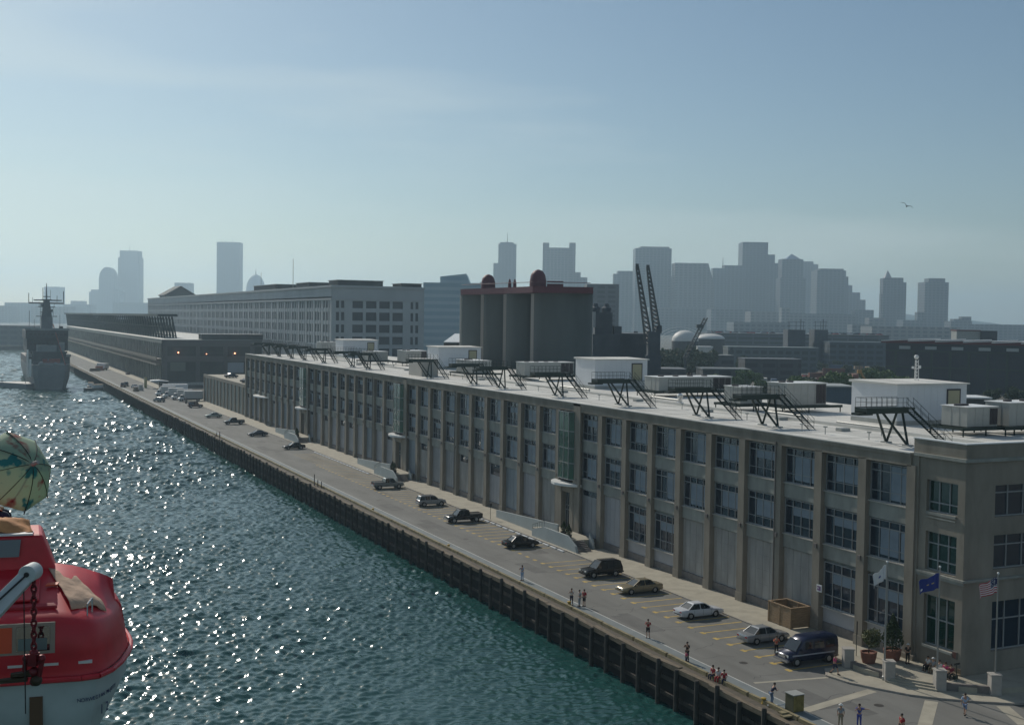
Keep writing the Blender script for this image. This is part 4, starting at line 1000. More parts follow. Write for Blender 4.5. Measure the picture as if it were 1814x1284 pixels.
# ---------------------------------------------------------------- people
DG = None
def skin_mesh(name, verts, edges, root=0, sub=1):
    me = bpy.data.meshes.new(name); me.from_pydata([v[:3] for v in verts], edges, [])
    bm = bmesh.new(); bm.from_mesh(me); ly = bm.verts.layers.skin.verify(); bm.verts.ensure_lookup_table()
    for i, v in enumerate(verts):
        r_ = v[3]; bm.verts[i][ly].radius = (r_, v[4] if len(v) > 4 else r_); bm.verts[i][ly].use_root = (i == root)
    bm.to_mesh(me); bm.free()
    o = bpy.data.objects.new('tmp', me); COL.objects.link(o)
    sk = o.modifiers.new('s', 'SKIN'); sk.use_smooth_shade = True
    ss = o.modifiers.new('u', 'SUBSURF'); ss.levels = sub; ss.render_levels = sub
    dg = bpy.context.evaluated_depsgraph_get(); dg.update()
    r_ = bpy.data.meshes.new_from_object(o.evaluated_get(dg)); r_.name = name
    bpy.data.objects.remove(o); bpy.data.meshes.remove(me)
    return r_
# pose: hip height, knees, ankles, toes, elbows, hands, lean. forward = +y
POSES = {
 'stand': dict(hip=(0, 0, .94), kn=[(-.10, .02, .50), (.11, .02, .50)], an=[(-.11, 0, .08), (.13, 0, .08)], ch=(0, .0, 1.36), el=[(-.24, -.03, 1.12), (.24, -.03, 1.12)], ha=[(-.22, .10, .90), (.22, .10, .90)]),
 'phone': dict(hip=(0, 0, .94), kn=[(-.11, .02, .50), (.10, .02, .50)], an=[(-.13, 0, .08), (.11, 0, .08)], ch=(0, -.01, 1.36), el=[(-.27, .14, 1.20), (.27, .14, 1.20)], ha=[(-.07, .30, 1.50), (.07, .30, 1.50)]),
 'walk': dict(hip=(0, 0, .92), kn=[(-.09, .22, .54), (.10, -.03, .48)], an=[(-.09, .30, .10), (.10, -.34, .16)], ch=(0, .04, 1.34), el=[(-.24, -.16, 1.12), (.24, .12, 1.12)], ha=[(-.22, -.16, .88), (.21, .32, 1.0)]),
 'sit': dict(hip=(0, 0, .50), kn=[(-.12, .42, .50), (.12, .42, .50)], an=[(-.12, .46, .08), (.12, .44, .08)], ch=(0, .03, .92), el=[(-.25, .06, .70), (.25, .06, .70)], ha=[(-.12, .32, .58), (.12, .32, .58)]),
 'lean': dict(hip=(0, -.08, .90), kn=[(-.10, .04, .48), (.10, .04, .48)], an=[(-.11, -.02, .08), (.11, -.05, .08)], ch=(0, .16, 1.27), el=[(-.24, .26, 1.05), (.24, .26, 1.05)], ha=[(-.16, .46, 1.14), (.16, .46, 1.14)]),
 'arms': dict(hip=(0, 0, .94), kn=[(-.10, .02, .50), (.11, .02, .50)], an=[(-.12, 0, .08), (.12, 0, .08)], ch=(0, .0, 1.36), el=[(-.46, .06, 1.40), (.26, .14, 1.22)], ha=[(-.70, .12, 1.46), (.08, .30, 1.48)]),
}
CACHE = {}
def lerp(a, b, u): return tuple(a[i] + (b[i] - a[i]) * u for i in range(3))
def pose_meshes(pose, shorts):
    if (pose, shorts) in CACHE: return CACHE[(pose, shorts)]
    P = POSES[pose]; hip, ch = P['hip'], P['ch']
    dx, dy = ch[0] - hip[0], ch[1] - hip[1]
    nk = (ch[0], ch[1] + dy * .15, ch[2] + .12); hd = (nk[0], nk[1] + .03, nk[2] + .12); tp = (hd[0], hd[1] + .0, hd[2] + .10)
    v = [(*hip, .13, .10), (*lerp(hip, ch, .5), .125, .095), (*ch, .15, .10), (*nk, .055), (*hd, .080, .095), (*tp, .07, .075)]
    e = [(0, 1), (1, 2), (2, 3), (3, 4), (4, 5)]
    hands = []
    for k, s in enumerate((-1, 1)):
        sh = (ch[0] + s * .185, ch[1], ch[2] + .03); i = len(v)
        w = lerp(P['el'][k], P['ha'][k], .84)
        v += [(*sh, .058), (*P['el'][k], .042), (*w, .027), (*P['ha'][k], .032, .018)]; e += [(2, i), (i, i + 1), (i + 1, i + 2), (i + 2, i + 3)]
        hands.append((w, P['ha'][k], s))
        hj = (hip[0] + s * .09, hip[1], hip[2] - .06); i = len(v); a = P['an'][k]
        toe = (a[0] + s * .02, a[1] + .16, max(.035, a[2] - .05))
        v += [(*hj, .085), (*P['kn'][k], .055), (*a, .036), (*toe, .036, .028)]; e += [(0, i), (i, i + 1), (i + 1, i + 2), (i + 2, i + 3)]
    body = skin_mesh('person_body', v, e)
    # five fingers on each hand + nose, ears, eyes in the same mesh
    bm = bmesh.new(); bm.from_mesh(body); mb = MB()
    for w, h_, s in hands:
        d = (Vector(h_) - Vector(w)).normalized(); sd_ = d.cross(Vector((0, 0, 1))) if abs(d.z) < .9 else Vector((0, 1, 0)); sd_.normalize(); up = sd_.cross(d)
        for q, (o_, ln) in enumerate(((-.026, .065), (-.009, .078), (.009, .073), (.026, .055))):
            b0 = Vector(h_) + sd_ * o_; b1 = b0 + d * ln * .55; b2 = b1 + (d * .6 - up * .6).normalized() * ln * .45
            mb.tube(b0, b1, .009, .008, 5).tube(b1, b2, .008, .006, 5)
        b0 = Vector(lerp(w, h_, .5)) + sd_ * .03; mb.tube(b0, b0 + (d + sd_ * .9).normalized() * .055, .011, .008, 5)
    fy = hd[1] + .098
    mb.hexa([(hd[0] - .012, fy - .01, hd[2] - .02), (hd[0] + .012, fy - .01, hd[2] - .02), (hd[0] + .008, fy + .02, hd[2] - .02), (hd[0] - .008, fy + .02, hd[2] - .02), (hd[0] - .006, fy - .01, hd[2] + .03), (hd[0] + .006, fy - .01, hd[2] + .03), (hd[0] + .004, fy, hd[2] + .03), (hd[0] - .004, fy, hd[2] + .03)])
    for s in (-1, 1): mb.ball((hd[0] + s * .082, hd[1] + .0, hd[2] + .005), .022, 6, 5, (.4, .8, 1.2))
    nb = len(mb.f)
    for s in (-1, 1): mb.ball((hd[0] + s * .03, hd[1] + .088, hd[2] + .028), .011, 6, 5)
    mb.box(hd[0] - .025, hd[1] + .085, hd[2] - .052, hd[0] + .025, hd[1] + .098, hd[2] - .044)
    b0 = len(bm.faces); base = [bm.verts.new(q) for q in mb.v]
    for k, f in enumerate(mb.f):
        try: fc = bm.faces.new([base[i] for i in f]); fc.material_index = 1 if k >= nb else 0
        except ValueError: pass
    bm.to_mesh(body); bm.free(); body.materials.append(skin); body.materials.append(hairm)
    # shirt
    v = [(*lerp(hip, ch, .0), .145, .115), (*lerp(hip, ch, .5), .142, .112), (*ch, .168, .116), (*lerp(ch, nk, .55), .075)]; e = [(0, 1), (1, 2), (2, 3)]
    for k, s in enumerate((-1, 1)):
        sh = (ch[0] + s * .185, ch[1], ch[2] + .03); i = len(v); v += [(*sh, .073), (*lerp(sh, P['el'][k], .8), .062)]; e += [(2, i), (i, i + 1)]
    shirt = skin_mesh('shirt', v, e)
    v = [(*hip, .15, .118)]; e = []
    for k, s in enumerate((-1, 1)):
        hj = (hip[0] + s * .09, hip[1], hip[2] - .06); i = len(v)
        v += [(*hj, .1), (*lerp(hj, P['kn'][k], .55), .088), (*P['kn'][k], .072)]; e += [(0, i), (i, i + 1), (i + 1, i + 2)]
        if not shorts: v.append((*lerp(P['kn'][k], P['an'][k], .92), .055)); e.append((i + 2, i + 3))
    trs = skin_mesh('trousers', v, e)
    hr = MB().ball((hd[0], hd[1] - .022, hd[2] + .05), .104, 12, 8, (.92, 1.0, .88)).mesh('hair')
    for p_ in hr.polygons: p_.use_smooth = True
    sh_ = MB()
    for k in range(2):
        a = P['an'][k]; sh_.hexa([(a[0] - .045, a[1] - .07, .0 + max(0, a[2] - .08)), (a[0] + .045, a[1] - .07, max(0, a[2] - .08)), (a[0] + .05, a[1] + .2, max(0, a[2] - .08)), (a[0] - .05, a[1] + .2, max(0, a[2] - .08)), (a[0] - .04, a[1] - .06, a[2] + .02), (a[0] + .04, a[1] - .06, a[2] + .02), (a[0] + .04, a[1] + .17, a[2] - .02), (a[0] - .04, a[1] + .17, a[2] - .02)])
    shoe = sh_.mesh('shoes')
    for m_ in (shirt, trs, hr, shoe): m_.materials.append(black)
    hat = MB().lathe((hd[0], hd[1] - .005, hd[2] + .055), [(.17, 0), (.165, .015), (.105, .02), (.098, .085), (.05, .11)], 14).mesh('hat'); hat.materials.append(black)
    CACHE[(pose, shorts)] = dict(body=body, shirt=shirt, trousers=trs, hair=hr, shoes=shoe, hat=hat, head=hd)
    return CACHE[(pose, shorts)]
CC = {}
def cloth_m(c):
    if c not in CC: CC[c] = mat('cloth_%d' % len(CC), c, .85, noise=.12, nscale=12)
    return CC[c]
RED = (.38, .02, .03); WHT = (.62, .62, .60); GRYC = (.28, .30, .32); NAV = (.02, .025, .06); BLK = (.012, .012, .014); PNK = (.55, .06, .18); LBL = (.35, .45, .60); KHA = (.28, .23, .15); ORG = (.62, .12, .06); BLU = (.05, .07, .30)
def person(x, y, z, face, pose, shirt, trs, lab, shorts=False, hat=None, sc=1., grp='people on the quay', hair=(.03, .02, .015)):
    m_ = pose_meshes(pose, shorts)
    o = bpy.data.objects.new('person', m_['body']); COL.objects.link(o); o.location = (x, y, z); o.rotation_euler = (0, 0, R(face)); o.scale = (sc,) * 3
    tag(o, lab, 'person', grp)
    for nm, c in (('shirt', shirt), ('trousers', trs), ('hair', hair), ('shoes', BLK)) + ((('hat', hat),) if hat else ()):
        k = bpy.data.objects.new(nm, m_[nm]); COL.objects.link(k); k.parent = o
        k.material_slots[0].link = 'OBJECT'; k.material_slots[0].material = cloth_m(c)
    return o
F2 = 0.012
# face: 0 = +y (away along the quay), 90 = -x (towards the water), 180 = towards camera
person(57.4, 120.3, F2, 120, 'phone', LBL, (.25, .35, .5), 'person in pale blue holding a camera up at the quay edge, standing alone', sc=1.02)
person(57.3, 108.1, F2, 130, 'phone', WHT, NAV, 'person in white top and dark trousers left of the red-shirted pair')
person(57.75, 107.2, F2, 90, 'stand', GRYC, GRYC, 'person in grey standing against the red-shirted person')
person(58.2, 107.0, F2, 110, 'stand', RED, BLK, 'person in red shirt and black shorts beside the grey-clad one', True, sc=1.04)
person(58.0, 94.1, F2, 140, 'phone', RED, BLK, 'lone person in red shirt and black shorts raising a camera on the blue-grey strip', True, sc=1.02)
person(57.15, 86.2, F2, 120, 'phone', BLK, BLK, 'tall person in black raising a camera behind a small child')
person(56.75, 85.7, F2, 100, 'stand', PNK, NAV, 'small child in pink in front of the person in black', sc=.62)
for i, (x, y, c, lab) in enumerate(((56.45, 81.2, RED, 'left one of three people sitting together on the timber rail, in red'), (56.5, 80.5, WHT, 'middle one of three people sitting on the timber rail, in white'), (56.55, 79.8, RED, 'right one of three people sitting on the timber rail, in red with black hair'))):
    person(x, y, -.12, 100 + i * 20, 'sit', c, NAV if i != 1 else RED, lab, sc=.98)
person(56.95, 74.0, F2, 260, 'lean', NAV, (.12, .18, .28), 'person in navy leaning on the yellow-sided utility box')
person(65.7, 84.9, F2, 150, 'phone', ORG, BLK, 'person in orange top standing between the silver sedan and the blue van')
person(66.35, 77.9, .145, 200, 'walk', PNK, NAV, 'person in bright pink walking on the kerb beside the van, carrying a bag', True)
person(73.4, 76.9, tz, 160, 'stand', BLK, BLK, 'person in dark clothes and pale cap standing by the conical evergreen', hat=WHT)
person(68.9, 66.1, .012, 300, 'walk', LBL, (.22, .28, .42), 'person in pale blue shirt walking across the road bottom right', True)
person(58.35, 67.7, F2, 130, 'stand', GRYC, KHA, 'person in pale hat at the bottom edge, left of the one in blue', hat=WHT)
person(59.65, 67.2, F2, 130, 'arms', BLU, BLU, 'person in deep blue with one arm stretched out at the bottom edge')
person(61.0, 64.3, .012, 90, 'stand', RED, BLK, 'person in red whose head shows at the bottom edge')
BN = thing('terrace_bench', 'long bench on the terrace under the corner wall with people sitting on it', 'bench', (73.75, 73.4, tz))
MB().box(-.25, -1.8, .40, .3, 1.8, .46).build('seat', timber, BN); MB().box(.3, -1.8, .5, .36, 1.8, .85).build('backrest', timber, BN)
for y in (-1.5, 0, 1.5): MB().box(-.2, y - .04, 0, .3, y + .04, .4).build('leg', darkmetal, BN)
for i, (y, c, t2, lab, ht) in enumerate(((74.7, WHT, BLK, 'seated person in white top at the left end of the terrace bench', None), (74.1, GRYC, KHA, 'seated person in grey with a pale cap on the terrace bench', WHT), (73.4, WHT, GRYC, 'seated person in white between the grey and the pink on the bench', None), (72.75, PNK, BLK, 'seated person in hot pink on the terrace bench', None), (72.15, (.2, .03, .05), BLK, 'seated person in dark red at the shadowed right end of the bench', None))):
    person(73.6, y, tz - .04, 90 + i * 4, 'sit', c, t2, lab, hat=ht, grp='people sitting on the terrace bench')
person(54.9 + .7, 289.1, 0, 90, 'sit', NAV, BLK, 'distant person sitting on the timber edge far down the quay, left of two')
person(55.6, 285.5, 0, 60, 'stand', BLK, BLK, 'distant dark figure standing at the timber edge far down the quay')

# ---------------------------------------------------------------- foreground lifeboat, davit, parasol
tip = Vector((0, 0, 0)); _X, _Z = -5.17, 15.98; tip = Vector((_X * math.cos(TH) + _Z * math.sin(TH), -_X * math.sin(TH) + _Z * math.cos(TH), H0 - 4.46 - .03)); BR = -TH + R(17)
LB = thing('lifeboat', 'red-topped white lifeboat hanging from its davit in the lower left corner', 'lifeboat', tip, BR)
redg = mat('lifeboat_red', (.54, .024, .036), .42, noise=.16, nscale=2.2, spec=.5, detail=8); redo = mat('lifeboat_orange', (.62, .075, .02), .45)
hullw = mat('hull_white', (.42, .47, .47), .5, noise=.15, nscale=1.2)
def bw(t_, B=1.4):
    if t_ <= 0: return .12
    u = min(1, t_ / .5); return B * (1 - (1 - u) ** 2.3) ** .62 if t_ < 8.2 else B * max(.35, 1 - ((t_ - 8.2) / 2.2) ** 2)
ts = [0, .03, .1, .2, .35, .55, .8, 1.15, 1.6, 2.5, 4, 6, 8.2, 9.2, 9.8]
def ring_hull(t_):
    b = bw(t_); k = min(1, (t_ / .9 + .62)); x = -t_
    q = [(1.0, 0), (.99, -.3), (.96, -.62 * k), (.86, -1.05 * k), (.55, -1.45 * k), (0.02, -1.65 * k)]
    off = [0, .02, .07, .2, .42, .6]
    L_ = [(x - off[i] * (1 if t_ < 3 else 0), -b * a, z) for i, (a, z) in enumerate(q)]
    R_ = [(x - off[i] * (1 if t_ < 3 else 0), b * a, z) for i, (a, z) in reversed(list(enumerate(q)))]
    return L_ + R_
MB().loft([ring_hull(t_) for t_ in ts]).build('hull', hullw, LB, smooth=True)
def ring_can(t_):
    b = bw(t_); kz = min(1, .80 + .20 * (min(1, max(0, t_ - .02) / .6)) ** .8)
    q = [(b - .03, .02, 0), (b - .05, .10, .03), (b - .0, .29, .05), (b - .05, .66 * kz, .09), (b - .11, .74 * kz, .13), (b - .26, .79 * kz, .17), (max(.05, (b - .26) * .4), 1.0 * kz, .2), (.0, 1.16 * kz, .2)]
    q = [(max(a, .02 * (8 - i)), z, o) for i, (a, z, o) in enumerate(q)]
    return [(-t_ - o, -a, z) for a, z, o in q] + [(-t_ - o, a, z) for a, z, o in reversed(q[:-1])]
MB().loft([ring_can(t_) for t_ in [.0, .03, .08, .15, .24, .34, .5, .7, .95, 1.3, 1.8, 2.5, 4, 6, 8.2, 9.1, 9.6]]).build('canopy', redg, LB, smooth=True)
g_ = MB(); rings = []
for t_ in ts:
    b = bw(t_) + .03; x = -t_ + .03
    rings.append((x, b))
for s in (-1, 1):
    for i in range(len(rings) - 1): g_.tube((rings[i][0], s * rings[i][1], .0), (rings[i + 1][0], s * rings[i + 1][1], .0), .036, n=8)
g_.tube((rings[0][0], -rings[0][1], 0), (rings[0][0], rings[0][1], 0), .036, n=8)
g_.build('rubbing_strake', redg, LB, smooth=True)
CB_ = MB().hexa([(-9.0, -.16, 1.0), (-.86, -.14, 1.0), (-.95, .9, .9), (-9.0, .9, 1.0), (-9.0, -.08, 1.56), (-1.08, -.06, 1.56), (-1.16, .75, 1.56), (-9.0, .75, 1.58)]).build('wheelhouse', redg, LB, bevel=.04)
MB().hexa([(-2.2, -.155, 1.29), (-1.36, -.155, 1.29), (-1.36, -.08, 1.29), (-2.2, -.08, 1.29), (-2.2, -.115, 1.51), (-1.34, -.115, 1.51), (-1.34, -.05, 1.51), (-2.2, -.05, 1.51)]).build('wheelhouse_window', mat('plexi', (.10, .12, .12), .1, spec=.8), CB_)
MB().box(-9, -.08, 1.555, -1.2, .1, 1.58).build('white_top_strip', whiteobj, CB_)
# side window / hatch of the canopy
def slab(x0, x1, z0, z1, off, th, nm, mm, par):
    yy = lambda z: -(1.4 - .002 - max(0, z - .29) / .37 * .05 - max(0, .29 - z) * .26) - off
    return MB().hexa([(x0, yy(z0), z0), (x1, yy(z0), z0), (x1, yy(z0) + th, z0), (x0, yy(z0) + th, z0), (x0, yy(z1), z1), (x1, yy(z1), z1), (x1, yy(z1) + th, z1), (x0, yy(z1) + th, z1)]).build(nm, mm, par)
slab(-2.6, -.83, .33, .70, .012, .03, 'hatch_frame', mat('frame_cream', (.30, .25, .2), .6), LB)
slab(-1.27, -.89, .37, .66, .02, .03, 'side_window', carglass, LB); slab(-2.4, -1.32, .36, .66, .02, .03, 'hatch_panel', redo, LB)
slab(-1.25, -.92, .38, .52, .027, .03, 'painted_reflection', mat('reflection_teal', (.10, .15, .15), .3), LB)  # paler teal slab over the pane, a reflection put in as colour
for a, b in ((-1.37, -1.15), (-1.0, -.79), (-.56, -.40), (-2.2, -1.9)): slab(a, b, .165, .20, .008, .05, 'reflective_tape', whiteobj, LB)
h_ = MB(); x, y = -.47, -1.12
h_.tube((x, y, .6), (x, y, .84), .011).tube((x + .0, y, .84), (x + .05, y + .16, .88), .013).tube((x + .05, y + .16, .88), (x + .05, y + .16, .7), .011)
h_.build('grab_handle', chrome, LB)
MB().hexa([(-2.6, -1.10, .80), (-.82, -1.10, .80), (-.86, -1.04, .83), (-2.6, -1.04, .83), (-2.6, -1.10, .84), (-.82, -1.10, .84), (-.86, -1.04, .87), (-2.6, -1.04, .87)]).build('deck_coaming', mat('red_hatch', (.36, .012, .025), .45), LB, bevel=.01)
MB().hexa([(-1.9, -.95, .87), (-1.05, -.95, .87), (-1.08, -.4, 1.03), (-1.9, -.4, 1.03), (-1.9, -.95, .90), (-1.05, -.95, .90), (-1.08, -.4, 1.06), (-1.9, -.4, 1.06)]).build('deck_hatch', redg, LB, bevel=.01)
MB().hexa([(-1.0, -.62, .985), (-.86, -.60, .985), (-.84, -.52, 1.0), (-.98, -.54, 1.0), (-1.0, -.62, 1.0), (-.86, -.60, 1.0), (-.84, -.52, 1.015), (-.98, -.54, 1.015)]).build('orange_patch', redo, LB)
canvas = mat('canvas_tan', (.55, .38, .27), .9, noise=.2, nscale=3, bump=.4, bscale=8)
def drape(name, pts4, zf, lab, cat, mm, nx=18, ny=12, amp=.03, loc=tip, rot=BR):
    V = []; FF = []
    for i in range(nx + 1):
        for j in range(ny + 1):
            u, v = i / nx, j / ny
            a = Vector(pts4[0]).lerp(Vector(pts4[1]), u); b = Vector(pts4[3]).lerp(Vector(pts4[2]), u); q = a.lerp(b, v)
            V.append((q.x, q.y, q.z + zf(u, v) + amp * (math.sin(u * 13 + v * 7) * .5 + math.sin(v * 17 - u * 9) * .5 + random.uniform(-.3, .3))))
    for i in range(nx):
        for j in range(ny): a = i * (ny + 1) + j; FF.append([a, a + ny + 1, a + ny + 2, a + 1])
    m_ = MB(); m_.v = V; m_.f = FF; m_.m = [0] * len(FF)
    o = m_.build(name, mm)
    for p_ in o.data.polygons: p_.use_smooth = True
    s_ = o.modifiers.new('thickness', 'SOLIDIFY'); s_.thickness = .012; s_.offset = 1
    o.location = loc; o.rotation_euler = (0, 0, rot); return tag(o, lab, cat)
drape('hatch_cover', [(-.66, -1.10, .84), (-.26, -.72, .80), (-.56, -.12, 1.0), (-1.0, -.15, 1.12)], lambda u, v: -.10 * max(0, u - .7) / .3 - .06 * max(0, .12 - v) / .12, 'faded tan canvas cover strapped over the lifeboat roof corner', 'canvas cover', canvas, amp=.012)
drape('crumpled_tarp', [(-2.6, -.02, 1.60), (-1.2, 0, 1.59), (-1.35, .7, 1.62), (-2.6, .7, 1.62)], lambda u, v: .22 * math.sin(math.pi * min(1, v * 1.2)) * (1 - u ** 3) + .06 * math.sin(u * 11) * math.sin(v * 8), 'crumpled orange-tan tarpaulin heaped on top of the lifeboat cabin', 'tarpaulin', mat('tarp_orange', (.62, .29, .12), .8, noise=.25, nscale=2.5), amp=.035, nx=30, ny=20)
# hull lettering
def text(s_, size, m_, parent, loc, rotm, name):
    cu_ = bpy.data.curves.new(name, 'FONT'); cu_.body = s_; cu_.size = size; cu_.extrude = .002; cu_.align_x = 'CENTER'
    o = bpy.data.objects.new('t', cu_); COL.objects.link(o); dg = bpy.context.evaluated_depsgraph_get(); dg.update()
    me = bpy.data.meshes.new_from_object(o.evaluated_get(dg)); bpy.data.objects.remove(o)
    me.materials.append(m_); k = bpy.data.objects.new(name, me); COL.objects.link(k); k.parent = parent
    k.matrix_local = Matrix.Translation(loc) @ rotm; return k
navy = mat('lettering_navy', (.03, .04, .12), .6)
def wraptext(s_, size, t0, z0, slope, zs=1.0):
    """letters laid one by one round the bow on the hull side"""
    sp_ = size * .70; tt = t0; z = z0; out_ = MB()
    for i, ch in enumerate(s_):
        b = bw(tt) * (.99 if z > -.4 else .975); b2 = bw(max(.02, tt - .03)) * .965
        tx = Vector((.03, -(b2 - bw(tt) * .965), 0)).normalized()
        if ch != ' ':
            rm = Matrix((( tx.x, 0, tx.y, 0), (tx.y, 0, -tx.x, 0), (0, 1, 0, 0), (0, 0, 0, 1)))
            text(ch, size, navy, LB, Vector((-tt - .03, -b - .035 , z)), rm, 'lettering')
        st_ = sp_ * max(.25, tx.x); tt -= st_; z += slope * sp_
wraptext('NORWEGIAN MAJESTY', .066, .52, -.30, .0)
wraptext('12', .17, .26, -.52, .0)
MB().box(-1.12, -1.41, -1.0, -.97, -1.1, -.2).build('keel_guard', mat('guard_brown', (.12, .07, .04), .8), LB)
# davit arm, pulley and fall
pul = at(54, 1014, 14.0); a1 = at(-160, 1235, 12.9)
DV = thing('davit', 'grey-white davit arm with round pulley head over the lifeboat', 'davit', pul, -TH)
dvm = mat('davit_paint', (.50, .54, .54), .5, noise=.1, nscale=4)
inv = Matrix.Rotation(TH, 4, 'Z'); v1 = inv @ (a1 - pul)
dn = v1.normalized(); side_ = Vector((0, 1, 0)).cross(dn).normalized()
m_ = MB(); P8 = []
for yy in (-.08, .10):
    for q, wd in ((Vector((0, 0, 0)), .085), (v1, .13)):
        P8.append((q + side_ * wd + Vector((0, yy, 0)), q - side_ * wd + Vector((0, yy, 0))))
(a0, a0b), (b0, b0b), (c0, c0b), (d0, d0b) = P8
m_.hexa([a0, a0b, b0b, b0, c0, c0b, d0b, d0]); m_.build('arm', dvm, DV, bevel=.01)
MB().tube((0, -.11, 0), (0, .12, 0), .105, n=24).build('pulley_cheek', dvm, DV, bevel=.01); MB().tube((0, -.125, 0), (0, -.11, 0), .03, n=12).build('pin', black, DV)
MB().tube((.06, -.02, .07), tuple(v1 * .8 + Vector((0, -.02, .14))), .012, n=5).build('wire', black, DV)
fm = mat('chain_red', (.16, .012, .018), .45, metal=.3, noise=.3, nscale=9)
fp = at(60, 1020, 14.0); FL = thing('lifeboat_fall', 'dark red chain and hook block running down from the davit to the lifeboat', 'chain', fp, -TH)
ch = MB()
for k in range(13):
    z = -.05 - k * .068; n_ = 10
    for i in range(n_):
        def lp(q): a = 2 * math.pi * q / n_; return (.030 * math.cos(a) if k % 2 else 0, 0 if k % 2 else .030 * math.cos(a), z - .034 + .046 * math.sin(a))
        ch.tube(lp(i), lp(i + 1), .014, n=5)
ch.build('chain', fm, FL)
b_ = MB().box(-.05, -.06, -1.06, .05, .06, -.92)
b_.ball((0, 0, -.92), .055).ball((-.09, 0, -.98), .05).ball((.09, 0, -.98), .05).tube((-.1, 0, -1.0), (-.12, 0, -1.2), .03).tube((.1, 0, -1.0), (.06, 0, -1.2), .03).ball((0, 0, -1.14), .06).ball((0, 0, -1.26), .05)
b_.build('hook_block', fm, FL, smooth=True)
MB().tube((0.02, 0, -1.15), (-.26, -.02, -1.18), .05, .03).tube((-.08, 0, -1.22), (-.5, -.05, -1.26), .04, .03).ball((.03, .0, -1.24), .07).build('release_hook', mat('hook_dark', (.05, .035, .02), .5, metal=.3), FL, smooth=True)
o = MB().tube((0, 0, 0), (0.02, 0, -1.5), .007).build('tricing_line', black); o.location = at(42, 1040, 13.9); tag(o, 'thin dark line hanging left of the lifeboat chain', 'rope')
# parasol and the person holding it
hub = at(58, 822, 17.6)
PSL = thing('parasol', 'pale green floral parasol tilted above the lifeboat cabin', 'parasol', hub)
ax_dir = (cr * .80 + cu * .30 - fw * .50).normalized()
qt = ax_dir.to_track_quat('Z', 'Y'); PSL.rotation_euler = qt.to_euler()
pmz = bpy.data.materials.new('parasol_fabric'); pmz.use_nodes = True; t = pmz.node_tree; p = t.nodes['Principled BSDF']; p.inputs['Roughness'].default_value = .8
tcn = t.nodes.new('ShaderNodeTexCoord'); n1 = t.nodes.new('ShaderNodeTexNoise'); n1.inputs['Scale'].default_value = 3.2; n1.inputs['Detail'].default_value = 3
t.links.new(tcn.outputs['Object'], n1.inputs['Vector']); r1 = t.nodes.new('ShaderNodeValToRGB'); r1.color_ramp.interpolation = 'LINEAR'
cr_ = r1.color_ramp; cr_.elements[0].position = .30; cr_.elements[0].color = (.28, .07, .07, 1); cr_.elements[1].position = .40; cr_.elements[1].color = (.42, .55, .42, 1)
for ps, c in ((.55, (.42, .55, .42, 1)), (.60, (.04, .25, .26, 1)), (.68, (.05, .30, .30, 1)), (.72, (.42, .52, .34, 1))):
    e_ = cr_.elements.new(ps); e_.color = c
t.links.new(n1.outputs['Fac'], r1.inputs['Fac']); t.links.new(r1.outputs['Color'], p.inputs['Base Color'])
trl = t.nodes.new('ShaderNodeBsdfTranslucent'); ms_ = t.nodes.new('ShaderNodeMixShader'); ms_.inputs[0].default_value = .45
t.links.new(r1.outputs['Color'], trl.inputs['Color']); t.links.new(p.outputs[0], ms_.inputs[1]); t.links.new(trl.outputs[0], ms_.inputs[2]); t.links.new(ms_.outputs[0], t.nodes['Material Output'].inputs['Surface'])
V = []; nr, na = 7, 48; Rr = .62
for k in range(nr + 1):
    u = k / nr
    for i in range(na):
        a = 2 * math.pi * i / na; sc_ = 1 - .07 * abs(math.sin(4 * a)) * u
        V.append((Rr * u * sc_ * math.cos(a), Rr * u * sc_ * math.sin(a), -.42 * u ** 1.6))
m_ = MB(); m_.v = V; m_.f = [[k * na + i, k * na + (i + 1) % na, (k + 1) * na + (i + 1) % na, (k + 1) * na + i] for k in range(nr) for i in range(na)]; m_.m = [0] * len(m_.f)
o = m_.build('canopy', pmz, PSL)
for p_ in o.data.polygons: p_.use_smooth = True
s_ = o.modifiers.new('thickness', 'SOLIDIFY'); s_.thickness = .006
for i in range(8):
    a = 2 * math.pi * i / 8; m_ = MB(); q0 = (0, 0, -.01)
    for k in range(1, 6):
        u = k / 5; q1 = (Rr * u * math.cos(a), Rr * u * math.sin(a), -.42 * u ** 1.6 + .008); m_.tube(q0, q1, .006, n=4); q0 = q1
    m_.tube(q0, (q0[0] * 1.06, q0[1] * 1.06, q0[2] - .04), .008, n=4); m_.build('rib', black, PSL)
MB().tube((0, 0, -1.25), (0, 0, .05), .014).build('pole', black, PSL); MB().tube((0, 0, .0), (0, 0, .13), .035, .03, n=10).build('ferrule', acgrey, PSL)
pp_ = at(-42, 905, 17.6)
person(pp_.x, pp_.y, pp_.z - .55, -70 - math.degrees(TH), 'sit', NAV, NAV, 'person in navy at the left edge sitting below the parasol on the lifeboat cabin', grp='crew on the lifeboat')

